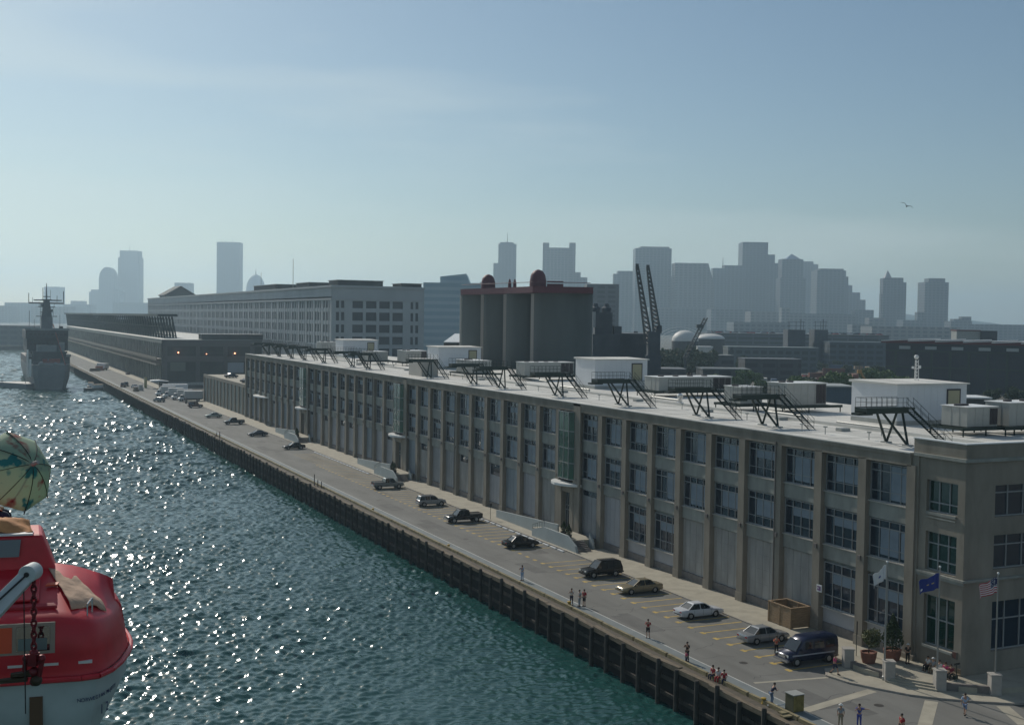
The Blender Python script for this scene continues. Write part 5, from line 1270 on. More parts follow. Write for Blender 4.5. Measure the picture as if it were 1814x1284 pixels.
# ---------------------------------------------------------------- grey ship and small boats
SH = thing('naval_ship', 'grey naval ship with tall mast moored bow-on beyond the quay', 'ship', (34.5, 548, -3.6))
nav = mat('ship_grey', (.15, .168, .18), .6, noise=.12, nscale=.3); navd = mat('ship_dark', (.06, .07, .078), .7, noise=.15, nscale=.3)  # ship greys kept paler to carry haze the volume does not give
rings = []
for y, b, d in ((0, 5.5, 0), (2, 7.2, 0), (12, 8.6, 0), (60, 9.2, 0), (130, 7, 0), (160, .5, 0)):
    rings.append([(-b, y, 10.5), (-b * .97, y, 5), (-b * .8, y, 0), (-b * .3, y, -2), (b * .3, y, -2), (b * .8, y, 0), (b * .97, y, 5), (b, y, 10.5)])
MB().loft(rings).build('hull', nav, SH)
MB().box(-6.8, 10, 10.5, 6.8, 90, 16).box(-9.0, 18, 10.5, 9.0, 80, 13.5).box(-8.6, 24, 16, 8.6, 60, 21.5).box(-9.2, 22, 21.5, 8.6, 58, 25.2).build('superstructure', navd, SH)
m_ = MB().box(-2.4, 28, 25.2, 2.4, 36, 31); m_.hexa([(-2.2, 29, 31), (2.2, 29, 31), (2.2, 35, 31), (-2.2, 35, 31), (-1.2, 30, 39), (1.2, 30, 39), (1.2, 34, 39), (-1.2, 34, 39)])
m_.tube((-7.5, 32, 37.5), (7.5, 32, 37.5), .35).tube((-5.5, 31, 38.8), (6.5, 31, 38.8), .3).tube((-7.5, 32, 37.5), (-7.5, 32, 42), .16).tube((7.3, 32, 38), (7.3, 32, 43), .22).tube((4.5, 32, 38), (4.5, 32, 41), .13).tube((0, 32, 39), (0, 32, 46.5), .35, .15).tube((-1.5, 32, 39), (-1.5, 32, 44.5), .15).tube((-4.5, 31, 31.5), (4.5, 31, 31.5), .2).ball((0, 31, 34.5), .7).tube((-7.7, 22, 25.2), (-7.7, 22, 34), .12)
for z_, w__ in ((33.2, 2.8), (35.6, 3.6), (38.9, 2.0)): m_.box(-w__, 29, z_, w__, 33, z_ + .35)
for x_, z_, h__ in ((-3.2, 35.9, 2.2), (3.2, 35.9, 1.8), (-6, 37.6, 2.4), (1.6, 39, 4.5), (-2.6, 31, 6), (2.8, 31, 5.2), (5.6, 25.2, 7), (-5.2, 25.2, 5)): m_.tube((x_, 30.5, z_), (x_, 30.5, z_ + h__), .12, n=4)
for x_ in (-2.2, 2.2): m_.tube((x_, 29, 25.2), (x_ * .3, 29.6, 39), .22, n=4)
for k in range(6): m_.tube((-2.0 + k * .2, 28.9, 26 + k * 2), (2.0 - k * .2, 28.9, 28 + k * 2), .12, n=4)
m_.ball((-1.9, 30, 36.7), .8).ball((2.0, 30, 34.2), .6).box(-1.6, 29, 40.2, 1.6, 30, 40.6)
m_.build('mast', nav, SH)
m_ = MB()
for z_, y_ in ((23.0, 21.9), (18.6, 23.9), (15.0, 17.9), (12.4, 17.9)):
    for k in range(9): m_.box(-7.6 + k * 1.8, y_, z_, -6.5 + k * 1.8, y_ + .06, z_ + .9)
m_.build('window_row', mat('ship_window', (.03, .035, .04), .3), SH)
MB().box(-9.6, 21, 25.2, 9.0, 21.3, 26.2).box(-9.3, 17, 13.5, 9.3, 17.3, 14.6).box(-5, 12, 16, 3, 17.5, 18.8).box(4.2, 13, 16, 6.4, 17, 20).tube((-1, 6, 12.2), (-1, 1.5, 13), .25).box(-2.5, 6, 10.5, .6, 9, 13).tube((-7, 2, 10.5), (-7, 2, 12), .06).tube((7, 2, 10.5), (7, 2, 12), .06).tube((-7, 2, 12), (7, 2, 12), .05).build('deck_house', mat('ship_light', (.22, .245, .25), .7, noise=.2, nscale=.5), SH)
MB().tube((6.2, 40, 16), (6.8, 40, 27), .9, n=10).tube((-6.4, 44, 16), (-6.4, 44, 24), .8, n=10).build('funnel', navd, SH)
MB().box(-8.6, 3, 5.5, -7.8, 4, 13).box(-9.4, 8, 5, -8.7, 9, 17).build('white_davit', whiteobj, SH)
m_ = MB().box(-3, 5, 10.5, 4, 9, 13).tube((2.5, 28, 28), (5.8, 1, 10.6), .22)
m_.build('signal_line', mat('faded_red', (.28, .09, .07), .8), SH)
MB().box(-5, 1, 10.5, 5.3, 4, 11.3).ball((1.8, .5, 10.8), 1.0).ball((-4, .5, 11.2), .9).build('deck_gear', mat('gear_grey', (.25, .27, .28), .6), SH)
o = MB().lathe((0, 0, 0), [(.2, 0), (.2, 0)], 6)
t_ = thing('mooring_float', 'long flat dark float lying left of the grey ship', 'pontoon', (20.5, 560, -3.6)); MB().prism([(-8, 10), (4, -8), (7, -7), (7, 8), (2, 14)], 0, 2.3).build('deck', nav, t_); MB().tube((-5, 8, 2.3), (-5, 8, 4.5), .12).tube((4, -4, 2.3), (4, -4, 4.5), .12).build('post', black, t_)
def launch(x, y, rot, lab, mm, L_=11):
    t_ = thing('small_boat', lab, 'boat', (x, y, -3.6), rot, 'small boats near the grey ship')
    k = L_ / 11
    MB().loft([[(q * k, -b * 1.0, 1.3), (q * k, -b * .7, -.3), (q * k, b * .7, -.3), (q * k, b, 1.3)] for q, b in ((-5.5, 1.2), (-3, 1.5), (1, 1.6), (4, 1.1), (5.5, .1))]).build('hull', mm, t_)
    MB().box(-2.5 * k, -1, 1.3, 1.2 * k, 1, 2.6).build('cabin', whiteobj, t_); MB().box(-2.6 * k, -1.1, 2.6, 1.4 * k, 1.1, 2.75).build('roof', mat('boat_roof_tan', (.4, .3, .2), .7), t_)
launch(51, 551, R(90), 'small pale launch between the grey ship and the quay wall', nav, 10)
launch(59.5 - 6.5, 536, R(20), 'dark low workboat by the quay wall with a pale roof', navd, 13)

# ---------------------------------------------------------------- middle distance
def face_box(name, lab, cat, x0, x1, ytop, D, thick, mm, ybot=None, group=None, roof=None, part_name='wall'):
    """a building standing on the ground at distance D, as wide and tall as seen"""
    a, b = at(x0, ytop, D), at(x1, ytop, D); wdt = (b - a).length; ztop = (a.z + b.z) / 2
    t_ = thing(name, lab, cat, (a.x, a.y, 0), -TH, group)
    MB().box(0, 0, -.5, wdt, thick, ztop).build(part_name, mm, t_)
    if roof: MB().box(-.3, -.3, ztop, wdt + .3, thick + .3, ztop + .4).build('roof', roof, t_)
    return t_, wdt, ztop
def loc_at(t_, px, py, D):
    q = at(px, py, D) - t_.location; return (Matrix.Rotation(TH, 4, 'Z') @ q)
# cement silos
silo_m = mat('silo_concrete', (.105, .125, .125), .9, noise=.18, nscale=.12, detail=6, stretch=(1, 1, .25)); redd = mat('silo_red', (.10, .018, .03), .6, noise=.1, nscale=.5)
c4 = at(996, 565, 275)
SL = thing('cement_silos', 'four tall dark concrete silos joined under a dark red roof deck with two domed hoods', 'silos', (c4.x, c4.y, 0), -TH)
def rel(px, D, py=565): return loc_at(SL, px, py, D)
for px, D, r_ in ((996, 275, 7.0), (934, 285, 5.6), (892, 295, 5.6), (853, 305, 5.6)):
    q = rel(px, D); MB().lathe((q.x, q.y, 0), [(r_, 0), (r_, 35.6)], 48).build('silo', silo_m, SL, smooth=True)
qs = [rel(815, 300), rel(893, 280), rel(943, 266), rel(1050, 266), rel(1048, 283), rel(940, 292), rel(900, 303), rel(850, 312), rel(815, 312)]
MB().prism([(q.x, q.y) for q in qs], 35.6, 37.0).build('roof_deck', redd, SL)
for px, D, rr, hh in ((952, 272, 1.95, 4.0), (864, 295, 1.8, 3.6)):
    q = rel(px, D); MB().lathe((q.x, q.y, 37), [(rr, 0), (rr * .98, hh * .35), (rr * .85, hh * .7), (rr * .55, hh * .92), (rr * .15, hh)], 20).build('hood', redd, SL, smooth=True)
for px in (902, 911): q = rel(px, 285); MB().lathe((q.x, q.y, 37), [(.45, 0), (.4, 1.2), (.15, 2.2)], 8).build('vent_stack', redd, SL)
m_ = MB(); q = rel(968, 268); q2 = rel(997, 268); m_.tube((q.x, q.y, 38.2), (q2.x, q2.y, 38.2), .12).box(q.x, q.y - .3, 37, q2.x, q2.y + .3, 37.7)
q = rel(818, 298); q2 = rel(943, 268); m_.tube((q.x, q.y, 38.0), (q2.x, q2.y, 38.0), .07).tube((rel(1045, 268).x, rel(1045, 268).y, 38), (q2.x, q2.y, 38), .07); m_.build('roof_railing', redd, SL)
for px, D in ((854, 290), (894, 279), (943, 268)):
    q = rel(px, D); MB().box(q.x - .35, q.y - .2, 0, q.x + .35, q.y + .5, 35.4).build('conveyor_pipe', mat('pipe_pale', (.33, .31, .28), .7), SL)
# glass office block behind
glo = brickmat('office_glass', (.42, .52, .56), (.30, .42, .48), 400, 3.9, .0, .3)
t_, w_, z_ = face_box('office_block', 'pale blue banded glass office block left of the silos', 'building', 750, 856, 501, 650, 40, glo)
q = loc_at(t_, 780, 490, 655); q2 = loc_at(t_, 826, 485, 655)
MB().prismy([(q.x, z_), (q2.x + 2, z_), (q2.x, q2.z), (q.x, q.z)], 4, 30).build('penthouse', glo, t_)
t_, w_, z_ = face_box('shed_building', 'shed with a sunlit pale sloping roof left of the silos', 'building', 786, 816, 607, 330, 12, dk)
MB().hexa([(0, -.2, z_), (w_, -.2, z_), (w_, 12, z_ + 2.2), (2.5, 12, z_ + 2.2), (0, -.2, z_ + .2), (w_, -.2, z_ + .2), (w_, 12, z_ + 2.4), (2.5, 12, z_ + 2.4)]).build('sloping_roof', whitecap, t_)
# concrete plant
plm = mat('plant_dark', (.06, .075, .09), .8, noise=.2, nscale=.2)
t_, w_, z_ = face_box('batching_plant', 'dark batching plant with two vents and a pale pipe right of the silos', 'industrial plant', 1050, 1100, 592, 395, 22, plm)
q0, q1 = loc_at(t_, 1055, 553, 395), loc_at(t_, 1086, 553, 395)
MB().box(q0.x, 2, z_, q1.x, 12, q0.z).build('upper_house', plm, t_)
for px in (1057, 1077): q = loc_at(t_, px, 545, 395); MB().lathe((q.x, 6, q0.z), [(1.4, 0), (1.7, 1.5), (.9, 2.0), (.7, 3.0)], 10).build('vent', plm, t_)
q = loc_at(t_, 1052, 580, 394); MB().tube((q.x, -.8, q.z), (q.x, -.8, q.z + 5.2), .55, n=10).build('pale_pipe', mat('pipe_grey', (.35, .36, .36), .6), t_)
q = loc_at(t_, 1095, 578, 395); MB().box(q.x - 1.2, 2, z_, q.x + 1.4, 8, q.z).build('hoist_house', plm, t_)
t_, w_, z_ = face_box('long_shed', 'long dark shed between the batching plant and the crane', 'building', 1096, 1168, 593, 400, 30, plm, roof=plm)
t_, w_, z_ = face_box('mid_rise_block', 'square grey block right of the silos behind the batching plant', 'building', 1040, 1097, 503, 900, 40, brickmat('block_a', (.12, .13, .14), (.08, .09, .1), 8, 3.6, .3))
# cranes
cb = at(1156, 640, 388); CR = thing('harbour_crane', 'tall dark harbour crane with two steep lattice booms', 'crane', (cb.x, cb.y, 0), -TH)
q0, q1 = loc_at(CR, 1145, 576, 388), loc_at(CR, 1169, 640, 388)
MB().box(q0.x, -3, 0, q1.x, 3, q1.z + 2).box(q0.x + .4, -2.5, q1.z + 2, q1.x - .3, 2.5, q0.z - 2).box(q1.x - 1.3, -2, q0.z - 2, q1.x + .2, 2, q0.z).build('machinery_house', plm, CR)
crm = mat('crane_steel', (.035, .05, .055), .6)
for (ax_, ay, bx, by) in ((1128, 472, 1150, 610), (1147, 474, 1164, 590)):
    a, b = loc_at(CR, ax_, ay, 388), loc_at(CR, bx, by, 388); m_ = MB(); n_ = 16
    wa, wb = .35, 1.15
    for s in (-1, 1):
        for yy in (-1, 1): m_.tube((a.x + s * wa, yy * wa, a.z), (b.x + s * wb, yy * wb, b.z), .3, n=4)
    for k in range(n_):
        u, v = k / n_, (k + 1) / n_; p0 = a.lerp(b, u); p1 = a.lerp(b, v); w0, w1 = wa + (wb - wa) * u, wa + (wb - wa) * v
        for yy in (-1, 1):
            m_.tube((p0.x - w0, yy * w0, p0.z), (p1.x + w1, yy * w1, p1.z), .19, n=3); m_.tube((p0.x + w0, yy * w0, p0.z), (p1.x - w1, yy * w1, p1.z), .19, n=3)
    m_.box(a.x - .5, -.5, a.z - 1, a.x + .5, .5, a.z + .8); m_.build('boom', crm, CR)
cb = at(1222, 640, 520); CR2 = thing('crawler_crane', 'smaller dark crane with raised lattice jib before the white tent', 'crane', (cb.x, cb.y, 0), -TH)
a, b = loc_at(CR2, 1250, 563, 520), loc_at(CR2, 1214, 634, 520); m_ = MB()
for s in (-1, 1):
    for yy in (-.7, .7): m_.tube((a.x + s * .7, yy, a.z), (b.x + s * .9, yy, b.z), .25, n=4)
for k in range(12):
    p0, p1 = a.lerp(b, k / 12), a.lerp(b, (k + 1) / 12)
    m_.tube((p0.x - .8, .7, p0.z), (p1.x + .8, .7, p1.z), .15, n=3).tube((p0.x + .8, -.7, p0.z), (p1.x - .8, -.7, p1.z), .15, n=3)
q = loc_at(CR2, 1240, 578, 520); m_.box(q.x - 1.6, -1, q.z - .8, q.x + 1.4, 1, q.z + .8); m_.build('jib', crm, CR2)
MB().box(b.x - 3, -2, 1.4, b.x + 3.4, 2, 4.5).box(b.x - 3.6, -2.6, 0, b.x + 3.6, -1.4, 1.4).box(b.x - 3.6, 1.4, 0, b.x + 3.6, 2.6, 1.4).tube((b.x, 0, 4.5), (b.x, 0, b.z + .5), .5).build('carriage', crm, CR2)
# white tents
def dome(px0, px1, pyt, pyb, D, lab, ridges=True):
    a, b = at(px0, pyb, D), at(px1, pyb, D); c = (a + b) / 2; rx = (b - a).length / 2; top = at((px0 + px1) / 2, pyt, D).z; zb = c.z
    t_ = thing('white_tent', lab, 'tent', (c.x, c.y, 0), -TH)
    rings = []
    MB().lathe((0, 0, 0), [(rx, 0), (rx, zb)], 32).build('side_wall', mat('tent_side', (.06, .07, .07), .8), t_)
    prof = [(rx * math.cos(k * math.pi / 16) + .01, zb + (top - zb) * math.sin(k * math.pi / 16)) for k in range(9)]
    MB().lathe((0, 0, 0), prof, 32).build('canopy', mat('tent_white', (.62, .61, .58), .6), t_, smooth=True); return t_
dome(1190, 1237, 585, 604, 760, 'bright white domed tent lit by the sun behind the harbour crane')
dome(1232, 1284, 591, 600, 800, 'flatter white tent roof right of the domed one')
c = at(1203, 600, 900); t_ = thing('arched_frame', 'faint ring of thin white arches behind the domed tent', 'arch frame', (c.x, c.y, 0), -TH)
for k, (rr, off) in enumerate(((17, 0), (14, 1), (20, -2))):
    m_ = MB()
    for i in range(24):
        f_ = lambda q: (rr * math.cos(math.pi * q / 24) * 1.0, off * 2, 10 + rr * math.sin(math.pi * q / 24) * .78)
        m_.tube(f_(i), f_(i + 1), .22, n=4)
    m_.tube((-rr, off * 2, 0), (-rr, off * 2, 10), .22, n=4).tube((rr, off * 2, 0), (rr, off * 2, 10), .22, n=4); m_.build('arch', whiteobj, t_)
# trees
TREES = {}
def tree_template(kind):
    h, r_, n_ = (9, 4.2, 2600)
    t_ = thing('deciduous_tree' if kind else 'dense_tree', '', 'tree')
    m_ = MB().tube((0, 0, 0), (.2, 0, h * .4), .3, .2, 7)
    lim = []
    for k in range(7):
        a = k * 2.4; e_ = (math.cos(a) * r_ * .55, math.sin(a) * r_ * .55, h * random.uniform(.5, .85)); m_.tube((.15, 0, h * .33), e_, .13, .04, 5); lim.append(e_)
    m_.build('trunk', bark, t_)
    f = MB()
    for e_ in lim + [(0, 0, h * .8), (.5, -.6, h * .6), (-1, .4, h * .55)]:
        leaf_blob(f, e_, r_ * random.uniform(.38, .55), r_ * random.uniform(.38, .55), h * random.uniform(.13, .2), n_ // 9, .30, .15)
    f.build('crown', leafd if kind == 0 else leafm, t_); return t_
TT = [tree_template(0), tree_template(1)]; tu = [0, 0]
def tree(px, py, D, s, kind, lab, grp='trees behind the terminal'):
    q = at(px, py, D); g_ = (q.x, q.y, 0)
    if tu[kind] == 0: o = TT[kind]; o.location = g_; tag(o, lab, group=grp); tu[kind] = 1
    else: o = clone(TT[kind], g_, random.uniform(0, 6), lab, grp)
    o.scale = (s, s, s * random.uniform(.9, 1.1)); return o
trs = [(1478, 420, 1.55, 1, 'largest mid-green tree left of the nearest penthouse'), (1500, 432, 1.2, 0, 'dark tree against the right side of the largest green one'), (1424, 440, 1.1, 1, 'round green tree behind the tall louvred air handler'), (1440, 452, 1.0, 0, 'small dark tree between the round green tree and the largest one'),
       (1380, 450, .85, 1, 'low bright green tree behind the air handlers'), (1352, 455, .8, 1, 'small green tree left of the low bright one'), (1365, 470, .7, 0, 'dark tree behind the two small green ones'), (1600, 440, 1.3, 1, 'green tree left of the lattice mast'), (1582, 430, 1.0, 1, 'green tree at the left corner of the dark warehouse'), (1640, 440, .8, 0, 'dark tree right of the lattice mast'),
       (1760, 430, .8, 0, 'dark tree at the foot of the right warehouse'), (1800, 430, .9, 0, 'dark tree at the right edge below the warehouse')]
for px, D, s, k, lab in trs: tree(px, 640, D, s, k, lab)
for i, px in enumerate((1178, 1190, 1200, 1212, 1226, 1238, 1250, 1186, 1206, 1220)):
    q = tree(px, 640, 560 + (i * 37) % 60, 1.6 + .25 * math.sin(i * 2.1) , 0, ['first', 'second', 'third', 'fourth', 'fifth', 'sixth', 'seventh', 'eighth', 'ninth', 'tenth'][i] + ' dark tree of the clump below the white domed tent, the front row read first', 'dark trees below the domed tent')
names_ = ['first', 'second', 'third', 'fourth', 'fifth', 'sixth', 'seventh', 'eighth', 'ninth', 'tenth', 'eleventh', 'twelfth', 'thirteenth', 'fourteenth', 'fifteenth', 'sixteenth']
for i in range(16):
    tree(1262 + i * 20 + random.uniform(-6, 6), 650, random.uniform(400, 540), random.uniform(.8, 1.25), (1, 0, 1, 1)[i % 4], names_[i] + ' from the left of the broken green tree row beyond the roof', 'broken tree row beyond the roof')
for i in range(26):
    px = 1270 + i * 21 + random.uniform(-8, 8); tree(px, 620, random.uniform(620, 800), random.uniform(.7, 1.1), 0, 'far dark tree scattered in the haze before the long car park', 'far trees before the car park')
# dark warehouse on the right
WR = thing('dark_warehouse', 'long dark warehouse with saw-edged pale and red roof at the right edge', 'building', at(1570, 600, 545) * 1, -TH - R(33)); WR.location.z = 0
whd = mat('warehouse_dark', (.055, .06, .065), .8, noise=.2, nscale=.1); whr = mat('roof_red_edge', (.14, .04, .035), .8)
MB().box(0, 0, 0, 110, 60, 21.3).build('wall', whd, WR)
m_ = MB()
for k in range(14): m_.box(4 + k * 8, -.3, 0, 5 + k * 8, 0, 18.0)
m_.box(0, -.5, 10.2, 110, 0, 10.9).box(0, -.6, 17.6, 110, 0, 18.1); m_.build('pilaster_row', mat('warehouse_green', (.06, .075, .06), .8), WR)
for k in range(9):
    MB().prismy([(-2 + k * 12, 21.3), (10.2 + k * 12, 21.3), (10.2 + k * 12, 22.8), (-2 + k * 12, 22.1)], -1, 60).build('roof_bay', whr, WR)
    MB().hexa([(-2 + k * 12, -1.2, 22.12), (10.2 + k * 12, -1.2, 22.82), (10.2 + k * 12, 60, 22.82), (-2 + k * 12, 60, 22.12), (-2 + k * 12, -1.2, 22.5), (10.2 + k * 12, -1.2, 23.2), (10.2 + k * 12, 60, 23.2), (-2 + k * 12, 60, 22.5)]).build('roof_sheet', whitecap, WR)
    MB().box(6 + k * 11.5, -.25, 18.7, 11 + k * 11.5, -.02, 20.1).build('white_window', mat('pale_panel', (.42, .44, .42), .7), WR)
t_, w_, z_ = face_box('roof_head_house', 'dark block with red-edged shed rising behind the right warehouse roof', 'building', 1740, 1767, 586, 640, 14, whd); MB().box(-13, 2, z_ - 5, -.1, 10, z_ - .3).build('annex', acgrey, t_); MB().box(-13.3, 1.6, z_ - .3, -.1, 10.4, z_ + .3).build('red_roof', whr, t_)
# blue sheds, road and cars near the trees
t_, w_, z_ = face_box('blue_shed', 'blue-grey shed front between the louvred air handler and the nearest penthouse', 'building', 1452, 1512, 686, 330, 14, mat('shed_blue', (.10, .14, .17), .8, noise=.15, nscale=.4), roof=acgrey)
t_, w_, z_ = face_box('glass_canopy', 'bright white flat roof just right of the nearest penthouse', 'building', 1712, 1752, 706, 250, 7, dk); MB().box(-.5, -.5, z_, w_ + .5, 8, z_ + .3).build('roof', whitecap, t_)
struct(MB().prism([(at(1150, 600, 600).x, at(1150, 600, 600).y), (at(1814, 600, 560).x, at(1814, 600, 560).y), (at(1814, 600, 580).x, at(1814, 600, 580).y), (at(1150, 600, 625).x, at(1150, 600, 625).y)], -.02, .0).build('haul_road', mat('road_pale', (.26, .22, .18), .9, noise=.2, nscale=.05)))
struct(MB().prism([(at(1560, 600, 330).x, at(1560, 600, 330).y), (at(1900, 600, 300).x, at(1900, 600, 300).y), (at(1900, 600, 420).x, at(1900, 600, 420).y), (at(1560, 600, 420).x, at(1560, 600, 420).y)], -.02, .0).build('car_park', mat('lot_asphalt', (.07, .07, .07), .9, noise=.2, nscale=.1)))
def smallcar(): 
    t_ = thing('distant_car', '', 'car'); body_loft(MB(), [(-2.2, .8, .3, .85), (-1.2, .9, .25, .95), (1, .9, .25, .93), (2.2, .8, .35, .7)]).build('body', PW, t_); MB().hexa([(-1.6, -.8, .9), (1.2, -.8, .9), (1.2, .8, .9), (-1.6, .8, .9), (-1, -.6, 1.45), (.4, -.6, 1.45), (.4, .6, 1.45), (-1, .6, 1.45)]).build('window_glass', carglass, t_)
    return t_
SC = smallcar(); scu = [0]
def scar(p3, rot, mm, lab, grp, s=1.):
    o = SC if scu[0] == 0 else clone(SC, p3, rot)
    scu[0] = 1; o.location = p3; o.rotation_euler = (0, 0, rot); tag(o, lab, group=grp); o.scale = (s, s, s)
    b = [c for c in o.children if c.name.startswith('body')][0]; b.material_slots[0].link = 'OBJECT'; b.material_slots[0].material = mm
cols = [PW, PS, PB, PN, PM, paint('paint_red', (.35, .02, .02)), PW, PLG]
for i in range(13):
    q = at(1712 + i * 9.5, 700 + i * .5, 345); scar((q.x, q.y, .01), R(60), [PW, PS, PW, PN][i % 4], 'small parked car of the row right of the nearest penthouse', 'row of cars right of the nearest penthouse')
for i in range(24):
    px = 1265 + i * 12.4; D = random.uniform(590, 760); q = at(px, 640, D); scar((q.x, q.y, .01), random.uniform(0, 3), cols[i % 8], 'tiny car far off among the sheds beyond the roof', 'tiny cars among the far sheds')
for i, px in enumerate((1538, 1550, 1563)):
    q = at(px, 640, 610); o = box_truck(q.x, q.y, R(-70), ['left', 'middle', 'right'][i] + ' of three white lorries at the left corner of the dark warehouse', 8, whiteobj, 'white lorries by the dark warehouse')
t_, w_, z_ = face_box('white_hoarding', 'long white box below the flatter tent roof', 'building', 1236, 1262, 615, 640, 8, mat('hoarding', (.6, .6, .56), .7, noise=.1, nscale=.3), roof=whitecap)
# rubble heap, excavator
q = at(1462, 640, 560); m_ = MB()
pts_ = [(random.gauss(0, 9), random.gauss(0, 4), 0) for _ in range(160)]
for x, y, _ in pts_: hh = max(.6, 5.5 * math.exp(-(x * x) / 90 - y * y / 30) * random.uniform(.7, 1.2)); m_.lathe((x, y, 0), [(2.2, 0), (1.2, hh * .6), (.15, hh)], 6)
o = m_.build('rubble_heap', mat('rubble_rust', (.20, .095, .065), .95, noise=.4, nscale=.3)); o.location = (q.x, q.y, 0); tag(o, 'rust-brown scrap heap beyond the trees', 'scrap heap')
q = at(1524, 660, 470); t_ = thing('excavator', 'yellow excavator arm showing above the blue shed', 'excavator', (q.x, q.y, 0), -TH)
ey = mat('digger_yellow', (.45, .25, .08), .6); MB().box(-1.5, -1.4, 1.2, 2.2, 1.4, 3.4).build('body', ey, t_); MB().tube((0, 0, 3), (2.5, 0, 6.6), .5, n=5).tube((0, 0, 11), (3, 0, 6), .45, .55, n=5).box(-1.2, -.6, 10.2, .5, .6, 11.6).build('arm', ey, t_); MB().box(-2, -1.8, 0, 2.2, -.9, 1.2).box(-2, .9, 0, 2.2, 1.8, 1.2).build('track', black, t_)
# long multi-level car park and sheds across the middle distance
cpm = brickmat('carpark', (.12, .14, .15), (.07, .085, .09), 12, 3.4, .12)
CPk, w_, z_ = face_box('car_park_building', 'very long low multi-level car park with coloured cars on its roof', 'building', 1252, 1575, 592, 900, 45, cpm)
for i in range(62):
    u = i / 62
    if .48 < u < .66 and i % 3: continue
    q = CPk.location + Matrix.Rotation(-TH, 3, 'Z') @ Vector((3 + u * (w_ - 6) + random.uniform(-.6, .6), random.uniform(3, 9), z_ + .02)); scar(q, random.choice((0, .1)) - TH, random.choice([PW, PW, PS, cols[5], cols[5], PB, PM]), 'tiny car of the coloured row on the long car park roof', 'cars on the long car park roof', 1.05)
for a, b, nm in ((1396, 1427, 'left'), (1443, 1467, 'right')):
    t_, w2, z2 = face_box('stair_tower', nm + ' of two dark towers with open steel tops in front of the car park', 'tower', a, b, 584, 780, 14, plm)
    m_ = MB()
    for x in (1, w2 / 2, w2 - 1): m_.tube((x, 2, z2), (x, 2, z2 + 5.5), .18, n=4)
    for z in (2.5, 5.2): m_.tube((0, 2, z2 + z), (w2, 2, z2 + z), .18, n=4)
    m_.tube((w2 - 2, 5, z2), (w2 - 2, 5, z2 + 7), .3, n=4); m_.build('steel_cage', crm, t_)
for i, (a, b, yt, D, c, lab) in enumerate(((1290, 1450, 616, 720, (.13, .16, .165), 'long low blue-grey shed left of the stair towers'), (1470, 1572, 607, 760, (.09, .12, .14), 'low hazy block right of the stair towers'), (1245, 1330, 655, 500, (.10, .115, .12), 'long dark shed roof behind the air handlers'), (1165, 1215, 655, 480, (.10, .11, .12), 'dark sheds below the tree clump'), (1320, 1420, 637, 600, (.07, .08, .09), 'dark platform shed in the middle distance'), (1180, 1300, 630, 640, (.10, .11, .115), 'pale-topped sheds right of the tree clump'))):
    face_box('long_shed', lab, 'building', a, b, yt, D, 18, brickmat('shed_%d' % i, tuple(x * .8 for x in c), tuple(x * .45 for x in c), 5 + i, 3.6, .3), roof=mat('shed_roof_%d' % i, tuple(min(.5, x * 1.3) for x in c), .8))
q = at(1296, 600, 700); o = MB().tube((0, 0, 0), (0, 0, 15), .25, .2).box(-.8, -.3, 13, .8, .3, 15).build('light_pole', crm); o.location = (q.x, q.y, 0); tag(o, 'dark light pole in front of the long car park', 'pole')
for i, (px, D, h) in enumerate(((1126, 420, 26), (1131, 430, 21))):
    q = at(px, 600, D); o = MB().tube((0, 0, 0), (0, 0, h), .2, .12).box(-.7, -.2, h - 1, .7, .2, h).build('light_pole', crm); o.location = (q.x, q.y, 0); tag(o, ('taller' if i == 0 else 'shorter') + ' thin pole left of the harbour crane', 'pole')

ccol = [mat('box_rust', (.18, .07, .045), .8), mat('box_pale', (.42, .41, .38), .7), mat('box_blue', (.06, .10, .16), .7), mat('box_green', (.07, .11, .08), .8), mat('box_tan', (.25, .19, .12), .8)]
cnm = ['rust-red', 'pale', 'blue', 'green', 'tan']
C0 = None
for i in range(70):
    px = random.uniform(1160, 1575); D = random.uniform(430, 760); q = at(px, 640, D); k_ = i % 5
    t_ = MB(); L__ = random.uniform(5, 14); hh = random.choice((2.6, 2.6, 5.2, 3.6)); t_.box(-L__ / 2, -1.3, 0, L__ / 2, 1.3, hh)
    for s__ in range(int(L__)): t_.box(-L__ / 2 + s__ + .4, -1.36, .2, -L__ / 2 + s__ + .6, -1.3, hh - .2)
    o = t_.build('shipping_container', ccol[k_]); o.location = (q.x, q.y, 0); o.rotation_euler = (0, 0, -TH + random.choice((0, .1, -.2, 1.4)))
    tag(o, cnm[k_] + ' container among the far yards between the cranes and the dark warehouse', 'container', cnm[k_] + ' containers in the far yards')
for i in range(14):
    q = at(1175 + i * 29, 640, random.uniform(480, 700)); o = MB().tube((0, 0, 0), (0, 0, 11), .14, .1, n=5).box(-.7, -.2, 10.9, .7, .2, 11.1).build('lamp_mast', crm); o.location = (q.x, q.y, 0)
    tag(o, names_[i] + ' thin lamp mast from the left across the far yards', 'lamp mast', 'lamp masts of the far yards')

